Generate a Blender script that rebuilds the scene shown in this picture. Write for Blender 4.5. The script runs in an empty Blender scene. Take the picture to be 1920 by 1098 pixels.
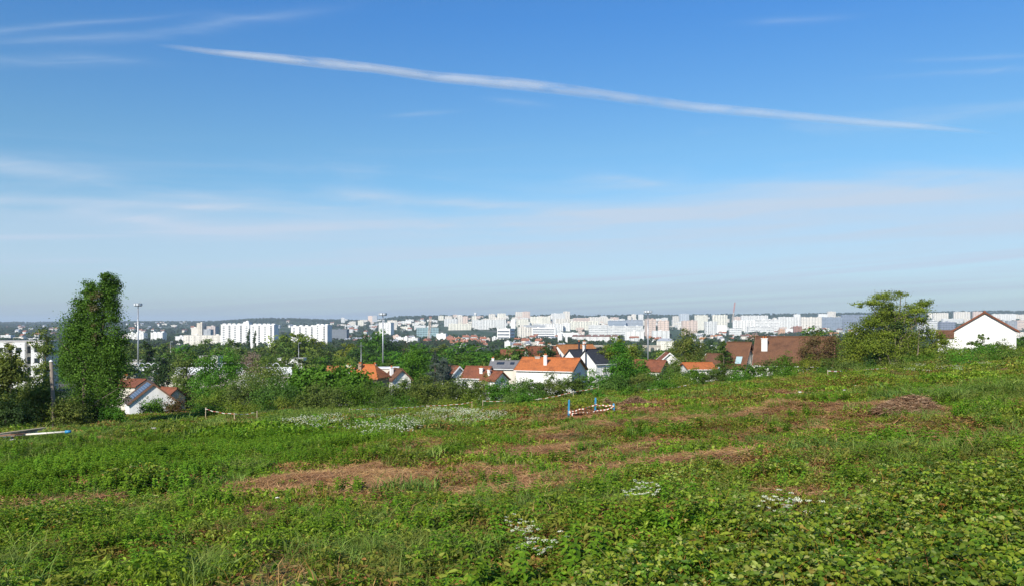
HAZE = 7.5e-5
import bpy, math, random
import numpy as np
from mathutils import Vector
random.seed(11); rng = np.random.default_rng(11)
SC = bpy.context.scene; COL = SC.collection
F = 1500.0; EY = 606.0          # focal length and eye level in units of the photograph's pixels
R = math.radians

def P(px, py, D): return ((px-960)/F*D, D, (EY-py)/F*D)
def tag(o, label=None, cat=None, group=None, kind=None):
    if label: o['label'] = label
    if cat: o['category'] = cat
    if group: o['group'] = group
    if kind: o['kind'] = kind
    return o
# ------------------------------------------------------------ noise
def vnoise(x, y, s=0):
    x = np.asarray(x, float); y = np.asarray(y, float)
    xi = np.floor(x); yi = np.floor(y); fx = x-xi; fy = y-yi
    fx = fx*fx*(3-2*fx); fy = fy*fy*(3-2*fy)
    def h(a, b):
        v = np.sin(a*127.1+b*311.7+s*74.7)*43758.5453
        return v-np.floor(v)
    return (h(xi, yi)*(1-fx)+h(xi+1, yi)*fx)*(1-fy)+(h(xi, yi+1)*(1-fx)+h(xi+1, yi+1)*fx)*fy
def fbm(x, y, s=0, o=4):
    t = 0; a = .5; n = 0
    for k in range(o):
        t = t+a*vnoise(x*2**k, y*2**k, s+k*7); n += a; a *= .5
    return t/n
def sst(a, b, v):
    t = np.clip((v-a)/(b-a), 0, 1); return t*t*(3-2*t)
# ------------------------------------------------------------ terrain
SKX = [-400, 0, 100, 230, 400, 470, 520, 600, 700, 750, 850, 950, 1050, 1100, 1200, 1300, 1500, 1600, 1700, 1850, 1920, 2300]
SKY_ = [605, 605, 605, 604, 604, 599, 598, 600, 602, 595, 593, 592, 591, 593, 592, 592, 590, 589, 588, 585, 585, 586]
SKD = [7500, 7500, 7500, 7200, 7000, 6500, 6500, 6500, 6000, 5600, 5000, 4700, 4700, 5200, 6000, 6000, 6000, 6000, 6000, 6000, 6000, 6000]
def near_z(x, y):
    cr = np.where(x > 0, .1*x, .033*x); cr = np.clip(cr, -4, 7)
    r = np.hypot(x, y)
    b = (fbm(x*.11+3, y*.11, 1, 3)-.5)*1.0*sst(6, 22, r) + (fbm(x*.5, y*.5, 5, 3)-.5)*.45*sst(3, 8, r)
    return -1.6-.085*np.maximum(y, -30)+cr+b
def H(x, y):
    x = np.asarray(x, float); y = np.asarray(y, float)
    r = np.hypot(x, y)
    D = np.maximum(y, r*.6)
    u = np.clip(x/np.maximum(D, 1e-3), -.9, .9)
    px = 960+u*F
    zn = near_z(x, y)
    zE = -10.1+np.where(u > 0, 10*u, 3.3*u)
    t = np.clip((D-100)/600, 0, 1)
    zm = zE+(-40-zE)*t**.9
    k = sst(92, 125, D)
    z = zn*(1-k)+zm*k
    sy = np.interp(px, SKX, SKY_); sd = np.interp(px, SKX, SKD)
    zs = (EY-sy)/F*sd
    q = np.clip((D-2500)/(sd-2500), 0, 1)
    hill = (zs+40)*(q*q*(3-2*q)*.55+q*.45)
    rough = (fbm(x*.0022, y*.0022, 9, 3)-.5)*26*sst(2500, 3600, D)*(1-.75*sst(.8, 1, q))
    return z+hill+rough
def Hs(x, y): return float(H(x, y))
def D_of(px, py):
    D = np.linspace(620, 6800, 1500); x = (px-960)/F*D
    s = EY-F*H(x, D)/D
    i = np.where(s <= py)[0]
    return float(D[i[0]]) if len(i) else 6800.
def G(px, py):      # point of the near ground seen along a direction
    D = np.linspace(3, 130, 2600); x = (px-960)/F*D
    s = EY-F*H(x, D)/D
    i = np.where(s <= py)[0]; d = float(D[i[0]]) if len(i) else 130.
    return ((px-960)/F*d, d, Hs((px-960)/F*d, d))
# ------------------------------------------------------------ mesh helpers
class MB:
    def __init__(s): s.v = []; s.f = []; s.m = []
    def add(s, vs, fs, mi=0):
        n = len(s.v); s.v += [tuple(a) for a in vs]; s.f += [tuple(i+n for i in f) for f in fs]; s.m += [mi]*len(fs); return s
    def box(s, c, d, rz=0, mi=0):
        x, y, z = d[0]/2, d[1]/2, d[2]/2; ca, sa = math.cos(rz), math.sin(rz)
        vs = [(c[0]+a*x*ca-b*y*sa, c[1]+a*x*sa+b*y*ca, c[2]+e*z) for e in (-1, 1) for a, b in ((-1, -1), (1, -1), (1, 1), (-1, 1))]
        return s.add(vs, [(3, 2, 1, 0), (4, 5, 6, 7), (0, 1, 5, 4), (1, 2, 6, 5), (2, 3, 7, 6), (3, 0, 4, 7)], mi)
    def tube(s, pts, rad, n=8, mi=0):
        pts = [Vector(p) for p in pts]; vs = []
        for i, p in enumerate(pts):
            t = (pts[min(i+1, len(pts)-1)]-pts[max(i-1, 0)]).normalized()
            a = t.cross(Vector((0, 1, 0.13))).normalized(); b = t.cross(a)
            for k in range(n):
                w = 2*math.pi*k/n; vs.append(p+rad[i]*(math.cos(w)*a+math.sin(w)*b))
        fs = [(i*n+k, i*n+(k+1) % n, (i+1)*n+(k+1) % n, (i+1)*n+k) for i in range(len(pts)-1) for k in range(n)]
        fs.append(tuple(range(n))[::-1]); fs.append(tuple((len(pts)-1)*n+k for k in range(n)))
        return s.add(vs, fs, mi)
    def mesh(s, name):
        me = bpy.data.meshes.new(name); me.from_pydata(s.v, [], s.f); me.update()
        if any(s.m): me.polygons.foreach_set('material_index', s.m)
        return me
    def build(s, name, mats, parent=None, loc=None, rz=0, smooth=False):
        me = s.mesh(name)
        if smooth: me.polygons.foreach_set('use_smooth', [True]*len(me.polygons))
        return link(name, me, mats, parent, loc, rz)
def link(name, me, mats, parent=None, loc=None, rz=0):
    o = bpy.data.objects.new(name, me); COL.objects.link(o)
    if not isinstance(mats, (list, tuple)): mats = [mats]
    if not len(me.materials):
        for m in mats: me.materials.append(m)
    o.parent = parent
    if loc is not None: o.location = loc
    o.rotation_euler.z = rz
    return o
def empty(name, loc, rz=0):
    o = bpy.data.objects.new(name, None); COL.objects.link(o); o.location = loc; o.rotation_euler.z = rz
    o.empty_display_size = .3
    return o
def npmesh(name, V, Q, val=None, smooth=False):
    me = bpy.data.meshes.new(name); n = len(V); k = Q.shape[1]
    me.vertices.add(n); me.vertices.foreach_set('co', V.astype(np.float32).ravel())
    me.loops.add(Q.size); me.loops.foreach_set('vertex_index', Q.astype(np.int32).ravel())
    me.polygons.add(len(Q)); me.polygons.foreach_set('loop_start', np.arange(len(Q), dtype=np.int32)*k)
    if val is not None:
        a = me.attributes.new('v', 'FLOAT', 'FACE'); a.data.foreach_set('value', val.astype(np.float32))
    me.update(calc_edges=True)
    if smooth: me.polygons.foreach_set('use_smooth', np.ones(len(Q), bool))
    return me
def unit(a): return a/np.maximum(np.linalg.norm(a, axis=1, keepdims=True), 1e-9)
def leaves(C, L, W, up=.6, hexa=False, dirs=None, fold=.25, val=None, g=rng, out=None):
    """leaf faces at centres C"""
    n = len(C); L = np.broadcast_to(L, n)[:, None]; W = np.broadcast_to(W, n)[:, None]
    N = unit(g.normal(size=(n, 3)))*.75+np.array([0, 0, up])
    if out is not None: N = N+out*.7
    N = unit(N)
    T = g.normal(size=(n, 3)) if dirs is None else dirs
    T = unit(T-(T*N).sum(1, keepdims=True)*N) if dirs is None else unit(T)
    if dirs is not None: N = unit(N-(N*T).sum(1, keepdims=True)*T)
    B = np.cross(N, T)
    if hexa:
        V = np.stack([C-T*L*.5, C-T*L*.18+B*W*.5+N*fold*W*.5, C+T*L*.22+B*W*.38+N*fold*W*.4-N*L*.03, C+T*L*.5-N*L*.12,
                      C+T*L*.22-B*W*.38+N*fold*W*.4-N*L*.03, C-T*L*.18-B*W*.5+N*fold*W*.5], 1).reshape(-1, 3)
        i = np.arange(n)[:, None]*6
        Q = np.concatenate([i+np.array([0, 1, 2, 3]), i+np.array([0, 3, 4, 5])])
        v = None if val is None else np.concatenate([val, val])
    else:
        V = np.stack([C-T*L*.5, C+B*W*.5+N*fold*W*.4, C+T*L*.5, C-B*W*.5+N*fold*W*.4], 1).reshape(-1, 3)
        Q = np.arange(n)[:, None]*4+np.array([0, 1, 2, 3]); v = val
    return V, Q, v
def join(parts):
    Vs, Qs, vs, n = [], [], [], 0
    for V, Q, v in parts:
        Vs.append(V); Qs.append(Q+n); vs.append(v if v is not None else np.full(len(Q), .5)); n += len(V)
    return np.concatenate(Vs), np.concatenate(Qs), np.concatenate(vs)
# ------------------------------------------------------------ materials
def newmat(name):
    m = bpy.data.materials.new(name); m.use_nodes = True; nt = m.node_tree
    return m, nt, nt.nodes['Principled BSDF'], nt.nodes['Material Output']
def N(nt, t, **k):
    n = nt.nodes.new(t)
    for a, b in k.items():
        if a.startswith('i_'): n.inputs[a[2:]].default_value = b
        else: setattr(n, a, b)
    return n
def ramp(nt, fac, stops, interp='LINEAR'):
    r = nt.nodes.new('ShaderNodeValToRGB'); e = r.color_ramp.elements; r.color_ramp.interpolation = interp
    while len(e) < len(stops): e.new(.5)
    for k, (p, c) in enumerate(stops): e[k].position = p; e[k].color = (*c, 1) if len(c) == 3 else c
    nt.links.new(fac, r.inputs[0]); return r.outputs[0]
def math_(nt, op, a, b=None, c=None, clamp=False):
    n = nt.nodes.new('ShaderNodeMath'); n.operation = op; n.use_clamp = clamp
    for i, v in enumerate((a, b, c)):
        if v is None: continue
        if isinstance(v, (int, float)): n.inputs[i].default_value = v
        else: nt.links.new(v, n.inputs[i])
    return n.outputs[0]
def mixc(nt, f, a, b, mode='MIX'):
    n = nt.nodes.new('ShaderNodeMix'); n.data_type = 'RGBA'; n.blend_type = mode
    for s, v in ((n.inputs['Factor'], f), (n.inputs['A'], a), (n.inputs['B'], b)):
        if isinstance(v, (int, float)): s.default_value = v
        elif isinstance(v, tuple): s.default_value = (*v, 1) if len(v) == 3 else v
        else: nt.links.new(v, s)
    return n.outputs['Result']
def noise(nt, scale, detail=4, vec=None, rough=.6, out='Fac'):
    n = nt.nodes.new('ShaderNodeTexNoise'); n.inputs['Scale'].default_value = scale; n.inputs['Detail'].default_value = detail
    n.inputs['Roughness'].default_value = rough
    if vec is not None: nt.links.new(vec, n.inputs['Vector'])
    return n.outputs[out]
def mul(c, k): return tuple(min(1, a*k) for a in c)
def plain(name, col, rough=.8, var=.25, scale=1.5, bump=0, metal=0, spec=.3, streak=False):
    m, nt, b, o = newmat(name)
    tc = nt.nodes.new('ShaderNodeTexCoord').outputs['Object']
    if streak:
        mp = nt.nodes.new('ShaderNodeMapping'); mp.inputs['Scale'].default_value = (3, 3, .35); nt.links.new(tc, mp.inputs[0]); tc2 = mp.outputs[0]
    else: tc2 = tc
    f = noise(nt, scale, 6, tc2)
    c = ramp(nt, f, [(.3, mul(col, 1-var)), (.5, col), (.72, mul(col, 1+var*.5))])
    nt.links.new(c, b.inputs['Base Color']); b.inputs['Roughness'].default_value = rough
    b.inputs['Metallic'].default_value = metal; b.inputs['Specular IOR Level'].default_value = spec
    if bump:
        bp = nt.nodes.new('ShaderNodeBump'); bp.inputs['Strength'].default_value = bump; bp.inputs['Distance'].default_value = .03
        nt.links.new(noise(nt, scale*9, 3, tc), bp.inputs['Height']); nt.links.new(bp.outputs[0], b.inputs['Normal'])
    return m
def leafmat(name, cols, tr=.3, rough=.6, pscale=.12, pcol=None, pamt=.6, spec=.14, inst=.25):
    """cols: colours picked leaf by leaf; pcol: a second tone that comes and goes over the ground in patches"""
    m, nt, b, o = newmat(name)
    at = nt.nodes.new('ShaderNodeAttribute'); at.attribute_name = 'v'
    st = [(i/(len(cols)-1) if len(cols) > 1 else 0, c) for i, c in enumerate(cols)]
    c = ramp(nt, at.outputs['Fac'], st)
    if pcol:
        g = nt.nodes.new('ShaderNodeNewGeometry')
        nf = noise(nt, pscale, 4, g.outputs['Position'])
        f = ramp(nt, nf, [(.42, (0, 0, 0)), (.6, (pamt,)*3)])
        c = mixc(nt, f, c, pcol)
    oi = nt.nodes.new('ShaderNodeObjectInfo')
    k = math_(nt, 'MULTIPLY_ADD', oi.outputs['Random'], 2*inst, 1-inst)
    mm = nt.nodes.new('ShaderNodeHueSaturation'); nt.links.new(c, mm.inputs['Color']); nt.links.new(k, mm.inputs['Value'])
    h = math_(nt, 'MULTIPLY_ADD', oi.outputs['Random'], .03, .485); nt.links.new(h, mm.inputs['Hue'])
    c = mm.outputs[0]
    nt.links.new(c, b.inputs['Base Color']); b.inputs['Roughness'].default_value = rough; b.inputs['Specular IOR Level'].default_value = spec
    t = nt.nodes.new('ShaderNodeBsdfTranslucent')
    nt.links.new(mixc(nt, 1.0, c, (1.15, 1.25, .5), 'MULTIPLY'), t.inputs['Color'])
    mx = nt.nodes.new('ShaderNodeMixShader'); mx.inputs[0].default_value = tr
    nt.links.new(b.outputs[0], mx.inputs[1]); nt.links.new(t.outputs[0], mx.inputs[2]); nt.links.new(mx.outputs[0], o.inputs['Surface'])
    return m
_fc = {}
def facade(col, style='grid', fl=2.9, bay=3.1, win=(.12, .14, .17)):
    key = (tuple(round(c, 3) for c in col), style, fl, bay)
    if key in _fc: return _fc[key]
    m, nt, b, o = newmat('facade_'+style); L = nt.links.new
    tc = nt.nodes.new('ShaderNodeTexCoord')
    so = nt.nodes.new('ShaderNodeSeparateXYZ'); L(tc.outputs['Object'], so.inputs[0])
    sn = nt.nodes.new('ShaderNodeSeparateXYZ'); L(tc.outputs['Normal'], sn.inputs[0])
    ax = math_(nt, 'ABSOLUTE', sn.outputs[0]); ay = math_(nt, 'ABSOLUTE', sn.outputs[1]); az = math_(nt, 'ABSOLUTE', sn.outputs[2])
    hcoord = math_(nt, 'ADD', math_(nt, 'MULTIPLY', so.outputs[0], ay), math_(nt, 'MULTIPLY', so.outputs[1], ax))
    fx = math_(nt, 'FRACT', math_(nt, 'DIVIDE', hcoord, bay)); fz = math_(nt, 'FRACT', math_(nt, 'DIVIDE', so.outputs[2], fl))
    def band(v, a, c): return math_(nt, 'MULTIPLY', math_(nt, 'GREATER_THAN', v, a), math_(nt, 'LESS_THAN', v, c))
    if style == 'grid': w = math_(nt, 'MULTIPLY', band(fx, .3, .68), band(fz, .35, .8))
    elif style == 'bands': w = math_(nt, 'MULTIPLY', band(fz, .38, .78), band(fx, .04, .96))
    elif style == 'stripes': w = math_(nt, 'MULTIPLY', band(fx, .3, .62), band(fz, .15, .92))
    elif style == 'glass': w = math_(nt, 'MULTIPLY', band(fz, .18, .9), band(fx, .1, .92))
    else: w = math_(nt, 'MULTIPLY', band(fx, 2, 3), band(fz, 2, 3))
    w = math_(nt, 'MULTIPLY', w, math_(nt, 'LESS_THAN', az, .5))
    if style == 'grid':   # blank gable ends
        w = math_(nt, 'MULTIPLY', w, math_(nt, 'GREATER_THAN', ay, .5))
    wn = nt.nodes.new('ShaderNodeTexWhiteNoise'); cb = nt.nodes.new('ShaderNodeCombineXYZ')
    L(math_(nt, 'FLOOR', math_(nt, 'DIVIDE', hcoord, bay)), cb.inputs[0]); L(math_(nt, 'FLOOR', math_(nt, 'DIVIDE', so.outputs[2], fl)), cb.inputs[2])
    L(cb.outputs[0], wn.inputs['Vector'])
    wc = mixc(nt, wn.outputs['Value'], win, mul(col, .62))
    f = noise(nt, .12, 4, tc.outputs['Object'])
    gb = math_(nt, 'MULTIPLY', band(math_(nt, 'FRACT', math_(nt, 'DIVIDE', hcoord, 11.3)), .06, .40), math_(nt, 'LESS_THAN', az, .5))
    base = ramp(nt, f, [(.3, mul(col, .86)), (.55, col), (.75, mul(col, 1.06))])
    if style in ('grid', 'stripes'): base = mixc(nt, math_(nt, 'MULTIPLY', gb, .55), base, mul(col, .55))
    L(mixc(nt, w, base, wc), b.inputs['Base Color'])
    L(math_(nt, 'MULTIPLY_ADD', w, -.5, .85), b.inputs['Roughness'])
    _fc[key] = m; return m
_pc = {}
def PM(name, col, **k):
    key = (name, tuple(col))
    if key not in _pc: _pc[key] = plain(name, col, **k)
    return _pc[key]
def tiles(name, col, rows=3.2, var=.3):
    m, nt, b, o = newmat(name); L = nt.links.new
    tc = nt.nodes.new('ShaderNodeTexCoord')
    br = nt.nodes.new('ShaderNodeTexBrick'); mp = nt.nodes.new('ShaderNodeMapping'); mp.inputs['Scale'].default_value = (1, 1, 1)
    sp = nt.nodes.new('ShaderNodeSeparateXYZ'); L(tc.outputs['Object'], sp.inputs[0])
    cb = nt.nodes.new('ShaderNodeCombineXYZ'); L(sp.outputs[0], cb.inputs[0]); L(math_(nt, 'MULTIPLY', sp.outputs[2], 1.6), cb.inputs[1])
    L(cb.outputs[0], br.inputs['Vector']); br.inputs['Scale'].default_value = rows
    br.inputs['Color1'].default_value = (*mul(col, 1-var*.5), 1); br.inputs['Color2'].default_value = (*mul(col, 1+var*.6), 1)
    br.inputs['Mortar'].default_value = (*mul(col, .45), 1); br.inputs['Mortar Size'].default_value = .03
    f = noise(nt, .9, 6, tc.outputs['Object'])
    st = ramp(nt, f, [(.3, (.62, .6, .6)), (.5, (1, 1, 1)), (.75, (1.1, 1.05, .95))])
    L(mixc(nt, 1.0, br.outputs['Color'], st, 'MULTIPLY'), b.inputs['Base Color']); b.inputs['Roughness'].default_value = .8
    bp = nt.nodes.new('ShaderNodeBump'); bp.inputs['Strength'].default_value = .5; bp.inputs['Distance'].default_value = .04
    L(br.outputs['Fac'], bp.inputs['Height']); bp.invert = True; L(bp.outputs[0], b.inputs['Normal'])
    return m
# ============================================================ camera, light, sky
cam = bpy.data.cameras.new('camera'); co = bpy.data.objects.new('camera', cam); COL.objects.link(co)
co.location = (0, 0, 0); co.rotation_euler = (R(90), 0, 0); cam.sensor_width = 36; cam.lens = F/1920*36
cam.shift_y = (EY-549)/1920; cam.clip_start = .1; cam.clip_end = 120000; SC.camera = co
SC.view_settings.view_transform = 'Standard'; SC.view_settings.look = 'None'; SC.view_settings.gamma = 1
SC.view_settings.exposure = .30
SUN_AZ = math.atan2(-.42, -.82)      # towards the sun: behind the camera, to the left
SUN_EL = R(34)
sd_ = Vector((math.sin(SUN_AZ)*math.cos(SUN_EL), math.cos(SUN_AZ)*math.cos(SUN_EL), math.sin(SUN_EL)))
sl = bpy.data.lights.new('sun', 'SUN'); so_ = bpy.data.objects.new('sun', sl); COL.objects.link(so_)
sl.energy = 5; sl.angle = R(.5); sl.color = (1, .93, .81)
so_.rotation_euler = (-sd_).to_track_quat('-Z', 'Y').to_euler(); so_.location = (0, 0, 50)
W = bpy.data.worlds.new('World'); SC.world = W; W.use_nodes = True; nt = W.node_tree
bg = nt.nodes['Background']
sk = nt.nodes.new('ShaderNodeTexSky'); sk.sky_type = 'NISHITA'; sk.sun_disc = False; sk.sun_elevation = SUN_EL
sk.sun_rotation = SUN_AZ % (2*math.pi); sk.altitude = 0; sk.air_density = 1.0; sk.dust_density = .2; sk.ozone_density = 8
SKS = .124
L = nt.links.new
tc = nt.nodes.new('ShaderNodeTexCoord'); sp = nt.nodes.new('ShaderNodeSeparateXYZ'); L(tc.outputs['Generated'], sp.inputs[0])
hy = math_(nt, 'SQRT', math_(nt, 'ADD', math_(nt, 'MULTIPLY', sp.outputs[0], sp.outputs[0]), math_(nt, 'MULTIPLY', sp.outputs[1], sp.outputs[1])))
el = math_(nt, 'DIVIDE', sp.outputs[2], math_(nt, 'MAXIMUM', hy, .02))
azm = math_(nt, 'ARCTAN2', sp.outputs[0], sp.outputs[1])
def cirrus(su, sv, tilt, seed, lo, hi):
    cb = nt.nodes.new('ShaderNodeCombineXYZ')
    L(math_(nt, 'MULTIPLY', azm, su), cb.inputs[0])
    L(math_(nt, 'MULTIPLY', math_(nt, 'ADD', el, math_(nt, 'MULTIPLY', azm, tilt)), sv), cb.inputs[1]); cb.inputs[2].default_value = seed
    n = nt.nodes.new('ShaderNodeTexNoise'); L(cb.outputs[0], n.inputs['Vector']); n.inputs['Scale'].default_value = 1
    n.inputs['Detail'].default_value = 9; n.inputs['Roughness'].default_value = .58; n.inputs['Distortion'].default_value = .9
    return math_(nt, 'SMOOTHSTEP' if False else 'MULTIPLY', ramp(nt, n.outputs['Fac'], [(lo, (0, 0, 0)), (hi, (1, 1, 1))], 'EASE'), 1.0)
def smap(v, a, b, c=0, d=1):
    n = nt.nodes.new('ShaderNodeMapRange'); n.interpolation_type = 'SMOOTHSTEP'; L(v, n.inputs[0])
    for i, x in enumerate((a, b, c, d)): n.inputs[i+1].default_value = x
    return n.outputs[0]
n1 = cirrus(2.6, 17, .03, 3.1, .34, .68); n2 = cirrus(1.3, 42, -.05, 9.7, .40, .72); n3 = cirrus(3.2, 46, -.24, 21.3, .5, .72); n4 = cirrus(1.0, 7, .02, 33.7, .35, .65)
lift = math_(nt, 'ADD', math_(nt, 'MULTIPLY', n4, -.05), math_(nt, 'MULTIPLY', smap(azm, -.1, .55), -.03))
lift = math_(nt, 'ADD', lift, math_(nt, 'MULTIPLY', n1, -.035))
veil = smap(math_(nt, 'ADD', el, lift), .15, .055)
a1 = math_(nt, 'MULTIPLY', veil, math_(nt, 'MULTIPLY_ADD', n2, .40, .60))
a2 = math_(nt, 'MULTIPLY', math_(nt, 'MULTIPLY', n2, .5), math_(nt, 'MULTIPLY', smap(el, .23, .12), n4))
a3 = None
for wx, wy, hl, hw, sl_, cv, am in [(150, 383, 300, 8, .02, .10, .55), (330, 428, 160, 13, .12, -.5, .6), (540, 428, 110, 8, -.06, 0, .5), (700, 369, 75, 10, .14, .3, .6), (860, 385, 110, 9, .08, 0, .4), (1150, 334, 75, 7, .04, 1.2, .5), (1790, 328, 110, 9, .02, 0, .6), (1540, 352, 150, 9, .02, .2, .5), (40, 328, 110, 15, .14, 0, .6), (60, 52, 170, 5, -.10, .1, .24), (470, 32, 120, 9, -.14, .2, .32), (160, 70, 130, 6, -.05, 0, .3), (40, 118, 80, 9, 0, 0, .22), (200, 112, 70, 10, .05, 0, .15), (1500, 38, 70, 6, -.07, 0, .22), (1845, 107, 80, 4, -.04, 0, .25), (1830, 135, 110, 5, -.06, 0, .2), (975, 190, 45, 5, .1, 0, .2), (790, 212, 60, 4, -.06, 0, .15), (1000, 428, 300, 14, .02, 0, .25), (1500, 402, 320, 12, 0, 0, .3), (1650, 372, 260, 10, -.04, 0, .4), (1100, 395, 200, 9, .05, 0, .3)]:
    a0 = math.atan2(wx-960, F); e0 = (EY-wy)/F*math.cos(a0); la = hl/F; wa = hw/F; sl_ = sl_+(EY-wy)/F*math.sin(a0); am *= 1.15
    du = math_(nt, 'SUBTRACT', azm, a0)
    de = math_(nt, 'ADD', math_(nt, 'SUBTRACT', el, e0), math_(nt, 'ADD', math_(nt, 'MULTIPLY', du, sl_), math_(nt, 'MULTIPLY', math_(nt, 'MULTIPLY', du, du), cv)))
    de = math_(nt, 'ADD', de, math_(nt, 'MULTIPLY_ADD', n1, wa*1.3, -wa*.6))
    q = math_(nt, 'ADD', math_(nt, 'POWER', math_(nt, 'ABSOLUTE', math_(nt, 'DIVIDE', du, la)), 2.0), math_(nt, 'POWER', math_(nt, 'ABSOLUTE', math_(nt, 'DIVIDE', de, wa)), 1.5))
    g_ = math_(nt, 'MULTIPLY', math_(nt, 'EXPONENT', math_(nt, 'MULTIPLY', q, -1.0)), math_(nt, 'MULTIPLY_ADD', n3, am*.7, am*.55))
    a3 = g_ if a3 is None else math_(nt, 'ADD', a3, g_)
a1 = math_(nt, 'MULTIPLY', a1, 1.0)
al = math_(nt, 'ADD', math_(nt, 'MAXIMUM', a1, a2), a3, clamp=True)
skc = mixc(nt, 1.0, sk.outputs[0], (SKS, SKS, SKS), 'MULTIPLY')
skc = mixc(nt, 1.0, skc, ramp(nt, el, [(.05, (.8, .86, .78)), (.22, (.79, .935, .85)), (.38, (.54, .89, 1.03))]), 'MULTIPLY')
c1 = mixc(nt, smap(el, .07, .0), (.455, .56, .69), (.35, .405, .45))
L(mixc(nt, al, skc, c1), bg.inputs['Color']); bg.inputs['Strength'].default_value = 1.0

# contrail: a long flattened tube of thin ice cloud, 9 km up
cp = [(285, 84, 2), (340, 90, 6), (400, 98, 7), (500, 108, 11), (620, 120, 14), (700, 128, 12), (820, 145, 13), (960, 157, 16), (1060, 168, 15), (1160, 182, 13), (1300, 201, 13), (1450, 214, 12), (1600, 228, 10), (1720, 237, 8), (1820, 246, 5), (1880, 252, 1.5)]
pts = []
for i in range(len(cp)-1):
    for k in range(10):
        t = k/10; pts.append(tuple(cp[i][j]*(1-t)+cp[i+1][j]*t for j in range(3)))
V = []; n = 12
for i, (px, py, w) in enumerate(pts):
    D = 9000*F/(EY-py); c = Vector(((px-960)/F*D, D, 9000)); w = w*1.45+3; rr = w/2/F*D
    for k in range(n):
        a = 2*math.pi*k/n; V.append((c.x, c.y+math.cos(a)*rr*.9, c.z+math.sin(a)*rr))
mb = MB(); mb.add(V, [(i*n+k, i*n+(k+1) % n, (i+1)*n+(k+1) % n, (i+1)*n+k) for i in range(len(pts)-1) for k in range(n)])
m, mt, b, o = newmat('ice_cloud'); mt.nodes.remove(b)
g = mt.nodes.new('ShaderNodeNewGeometry'); lw = mt.nodes.new('ShaderNodeLayerWeight'); lw.inputs[0].default_value = .5
mp = mt.nodes.new('ShaderNodeMapping'); mt.links.new(g.outputs['Position'], mp.inputs[0]); mp.inputs['Scale'].default_value = (.0006, .0005, .0034)
nf = noise(mt, 1.0, 8, mp.outputs[0], .65)
dif = mt.nodes.new('ShaderNodeBsdfDiffuse'); dif.inputs[0].default_value = (.8, .8, .8, 1)
tl = mt.nodes.new('ShaderNodeBsdfTranslucent'); tl.inputs[0].default_value = (.8, .8, .8, 1)
ad = mt.nodes.new('ShaderNodeMixShader'); ad.inputs[0].default_value = .3; mt.links.new(dif.outputs[0], ad.inputs[1]); mt.links.new(tl.outputs[0], ad.inputs[2])
tr = mt.nodes.new('ShaderNodeBsdfTransparent'); mx = mt.nodes.new('ShaderNodeMixShader')
ex = mt.nodes.new('ShaderNodeSeparateXYZ'); mt.links.new(g.outputs['Position'], ex.inputs[0])
def em(a, c):
    q = mt.nodes.new('ShaderNodeMapRange'); q.interpolation_type = 'SMOOTHSTEP'; mt.links.new(ex.outputs[0], q.inputs[0]); q.inputs[1].default_value = a; q.inputs[2].default_value = c; return q.outputs[0]
fac = math_(mt, 'POWER', math_(mt, 'SUBTRACT', 1, lw.outputs['Facing']), 2.4)
fac = math_(mt, 'MULTIPLY', fac, math_(mt, 'MULTIPLY', em(-11800, -9000), em(23800, 18500)))
fac = math_(mt, 'MULTIPLY', fac, ramp(mt, nf, [(.3, (.05,)*3), (.5, (.36,)*3), (.7, (.44,)*3)]))
mt.links.new(fac, mx.inputs[0]); mt.links.new(tr.outputs[0], mx.inputs[1]); mt.links.new(ad.outputs[0], mx.inputs[2]); mt.links.new(mx.outputs[0], o.inputs[0])
ct = mb.build('contrail', m, smooth=True)
tag(ct, 'long thin white vapour trail crossing the blue sky from upper left to right', 'contrail', kind='stuff')

# ============================================================ ground sheet
PATCH = []   # bare or strawy patches: px, py, half width, half height (as seen), strength, kind
def patch(px, py, hw, hh, s=1., kind=0):
    x, y, _ = G(px, py); a = G(px, py-hh)[1]; b_ = G(px, py+hh)[1]
    PATCH.append((x, y, hw/F*y, (a-b_)/2, s, kind))
for a in [(650, 903, 200, 34, .98, 0), (560, 880, 60, 14, .8, 0), (960, 862, 140, 12, .9, 0), (920, 888, 110, 14, .85, 0), (960, 925, 120, 14, .8, 0), (1130, 875, 120, 12, .5, 0),
          (1110, 783, 190, 7, 1.2, 1), (1190, 757, 50, 10, 1, 1), (1240, 772, 90, 8, .9, 1), (960, 772, 60, 6, .7, 1), (1500, 743, 50, 7, 1.1, 1), (1712, 772, 52, 14, 1.1, 0), (1400, 815, 110, 8, .75, 1), (1250, 835, 110, 9, .7, 0), (1400, 925, 110, 12, .7, 1),
          (330, 813, 90, 5, 1.2, 2), (200, 826, 150, 5, .8, 2), (60, 832, 80, 7, .9, 2), (1450, 905, 90, 10, .6, 1), (1330, 860, 110, 10, .5, 0), (1480, 935, 80, 18, .9, 1), (1630, 930, 50, 14, .6, 1), (1320, 930, 80, 16, .6, 1), (1240, 945, 60, 14, .6, 1),
          (420, 770, 50, 8, .8, 1), (470, 995, 70, 10, .7, 1), (240, 1070, 45, 16, 1., 1), (40, 960, 60, 8, .8, 1), (230, 950, 90, 8, .6, 0), (500, 935, 70, 8, .7, 1), (30, 985, 40, 10, .7, 1), (1740, 1085, 80, 14, .9, 0),
          (860, 790, 90, 5, .4, 1), (540, 802, 60, 5, .5, 1), (1560, 868, 60, 8, .5, 0), (690, 1040, 40, 8, .5, 1), (1690, 700, 90, 6, .5, 1), (1850, 735, 60, 6, .4, 1), (1300, 790, 120, 6, .5, 0), (860, 745, 60, 5, .4, 1)]:
    patch(*a)
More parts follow.
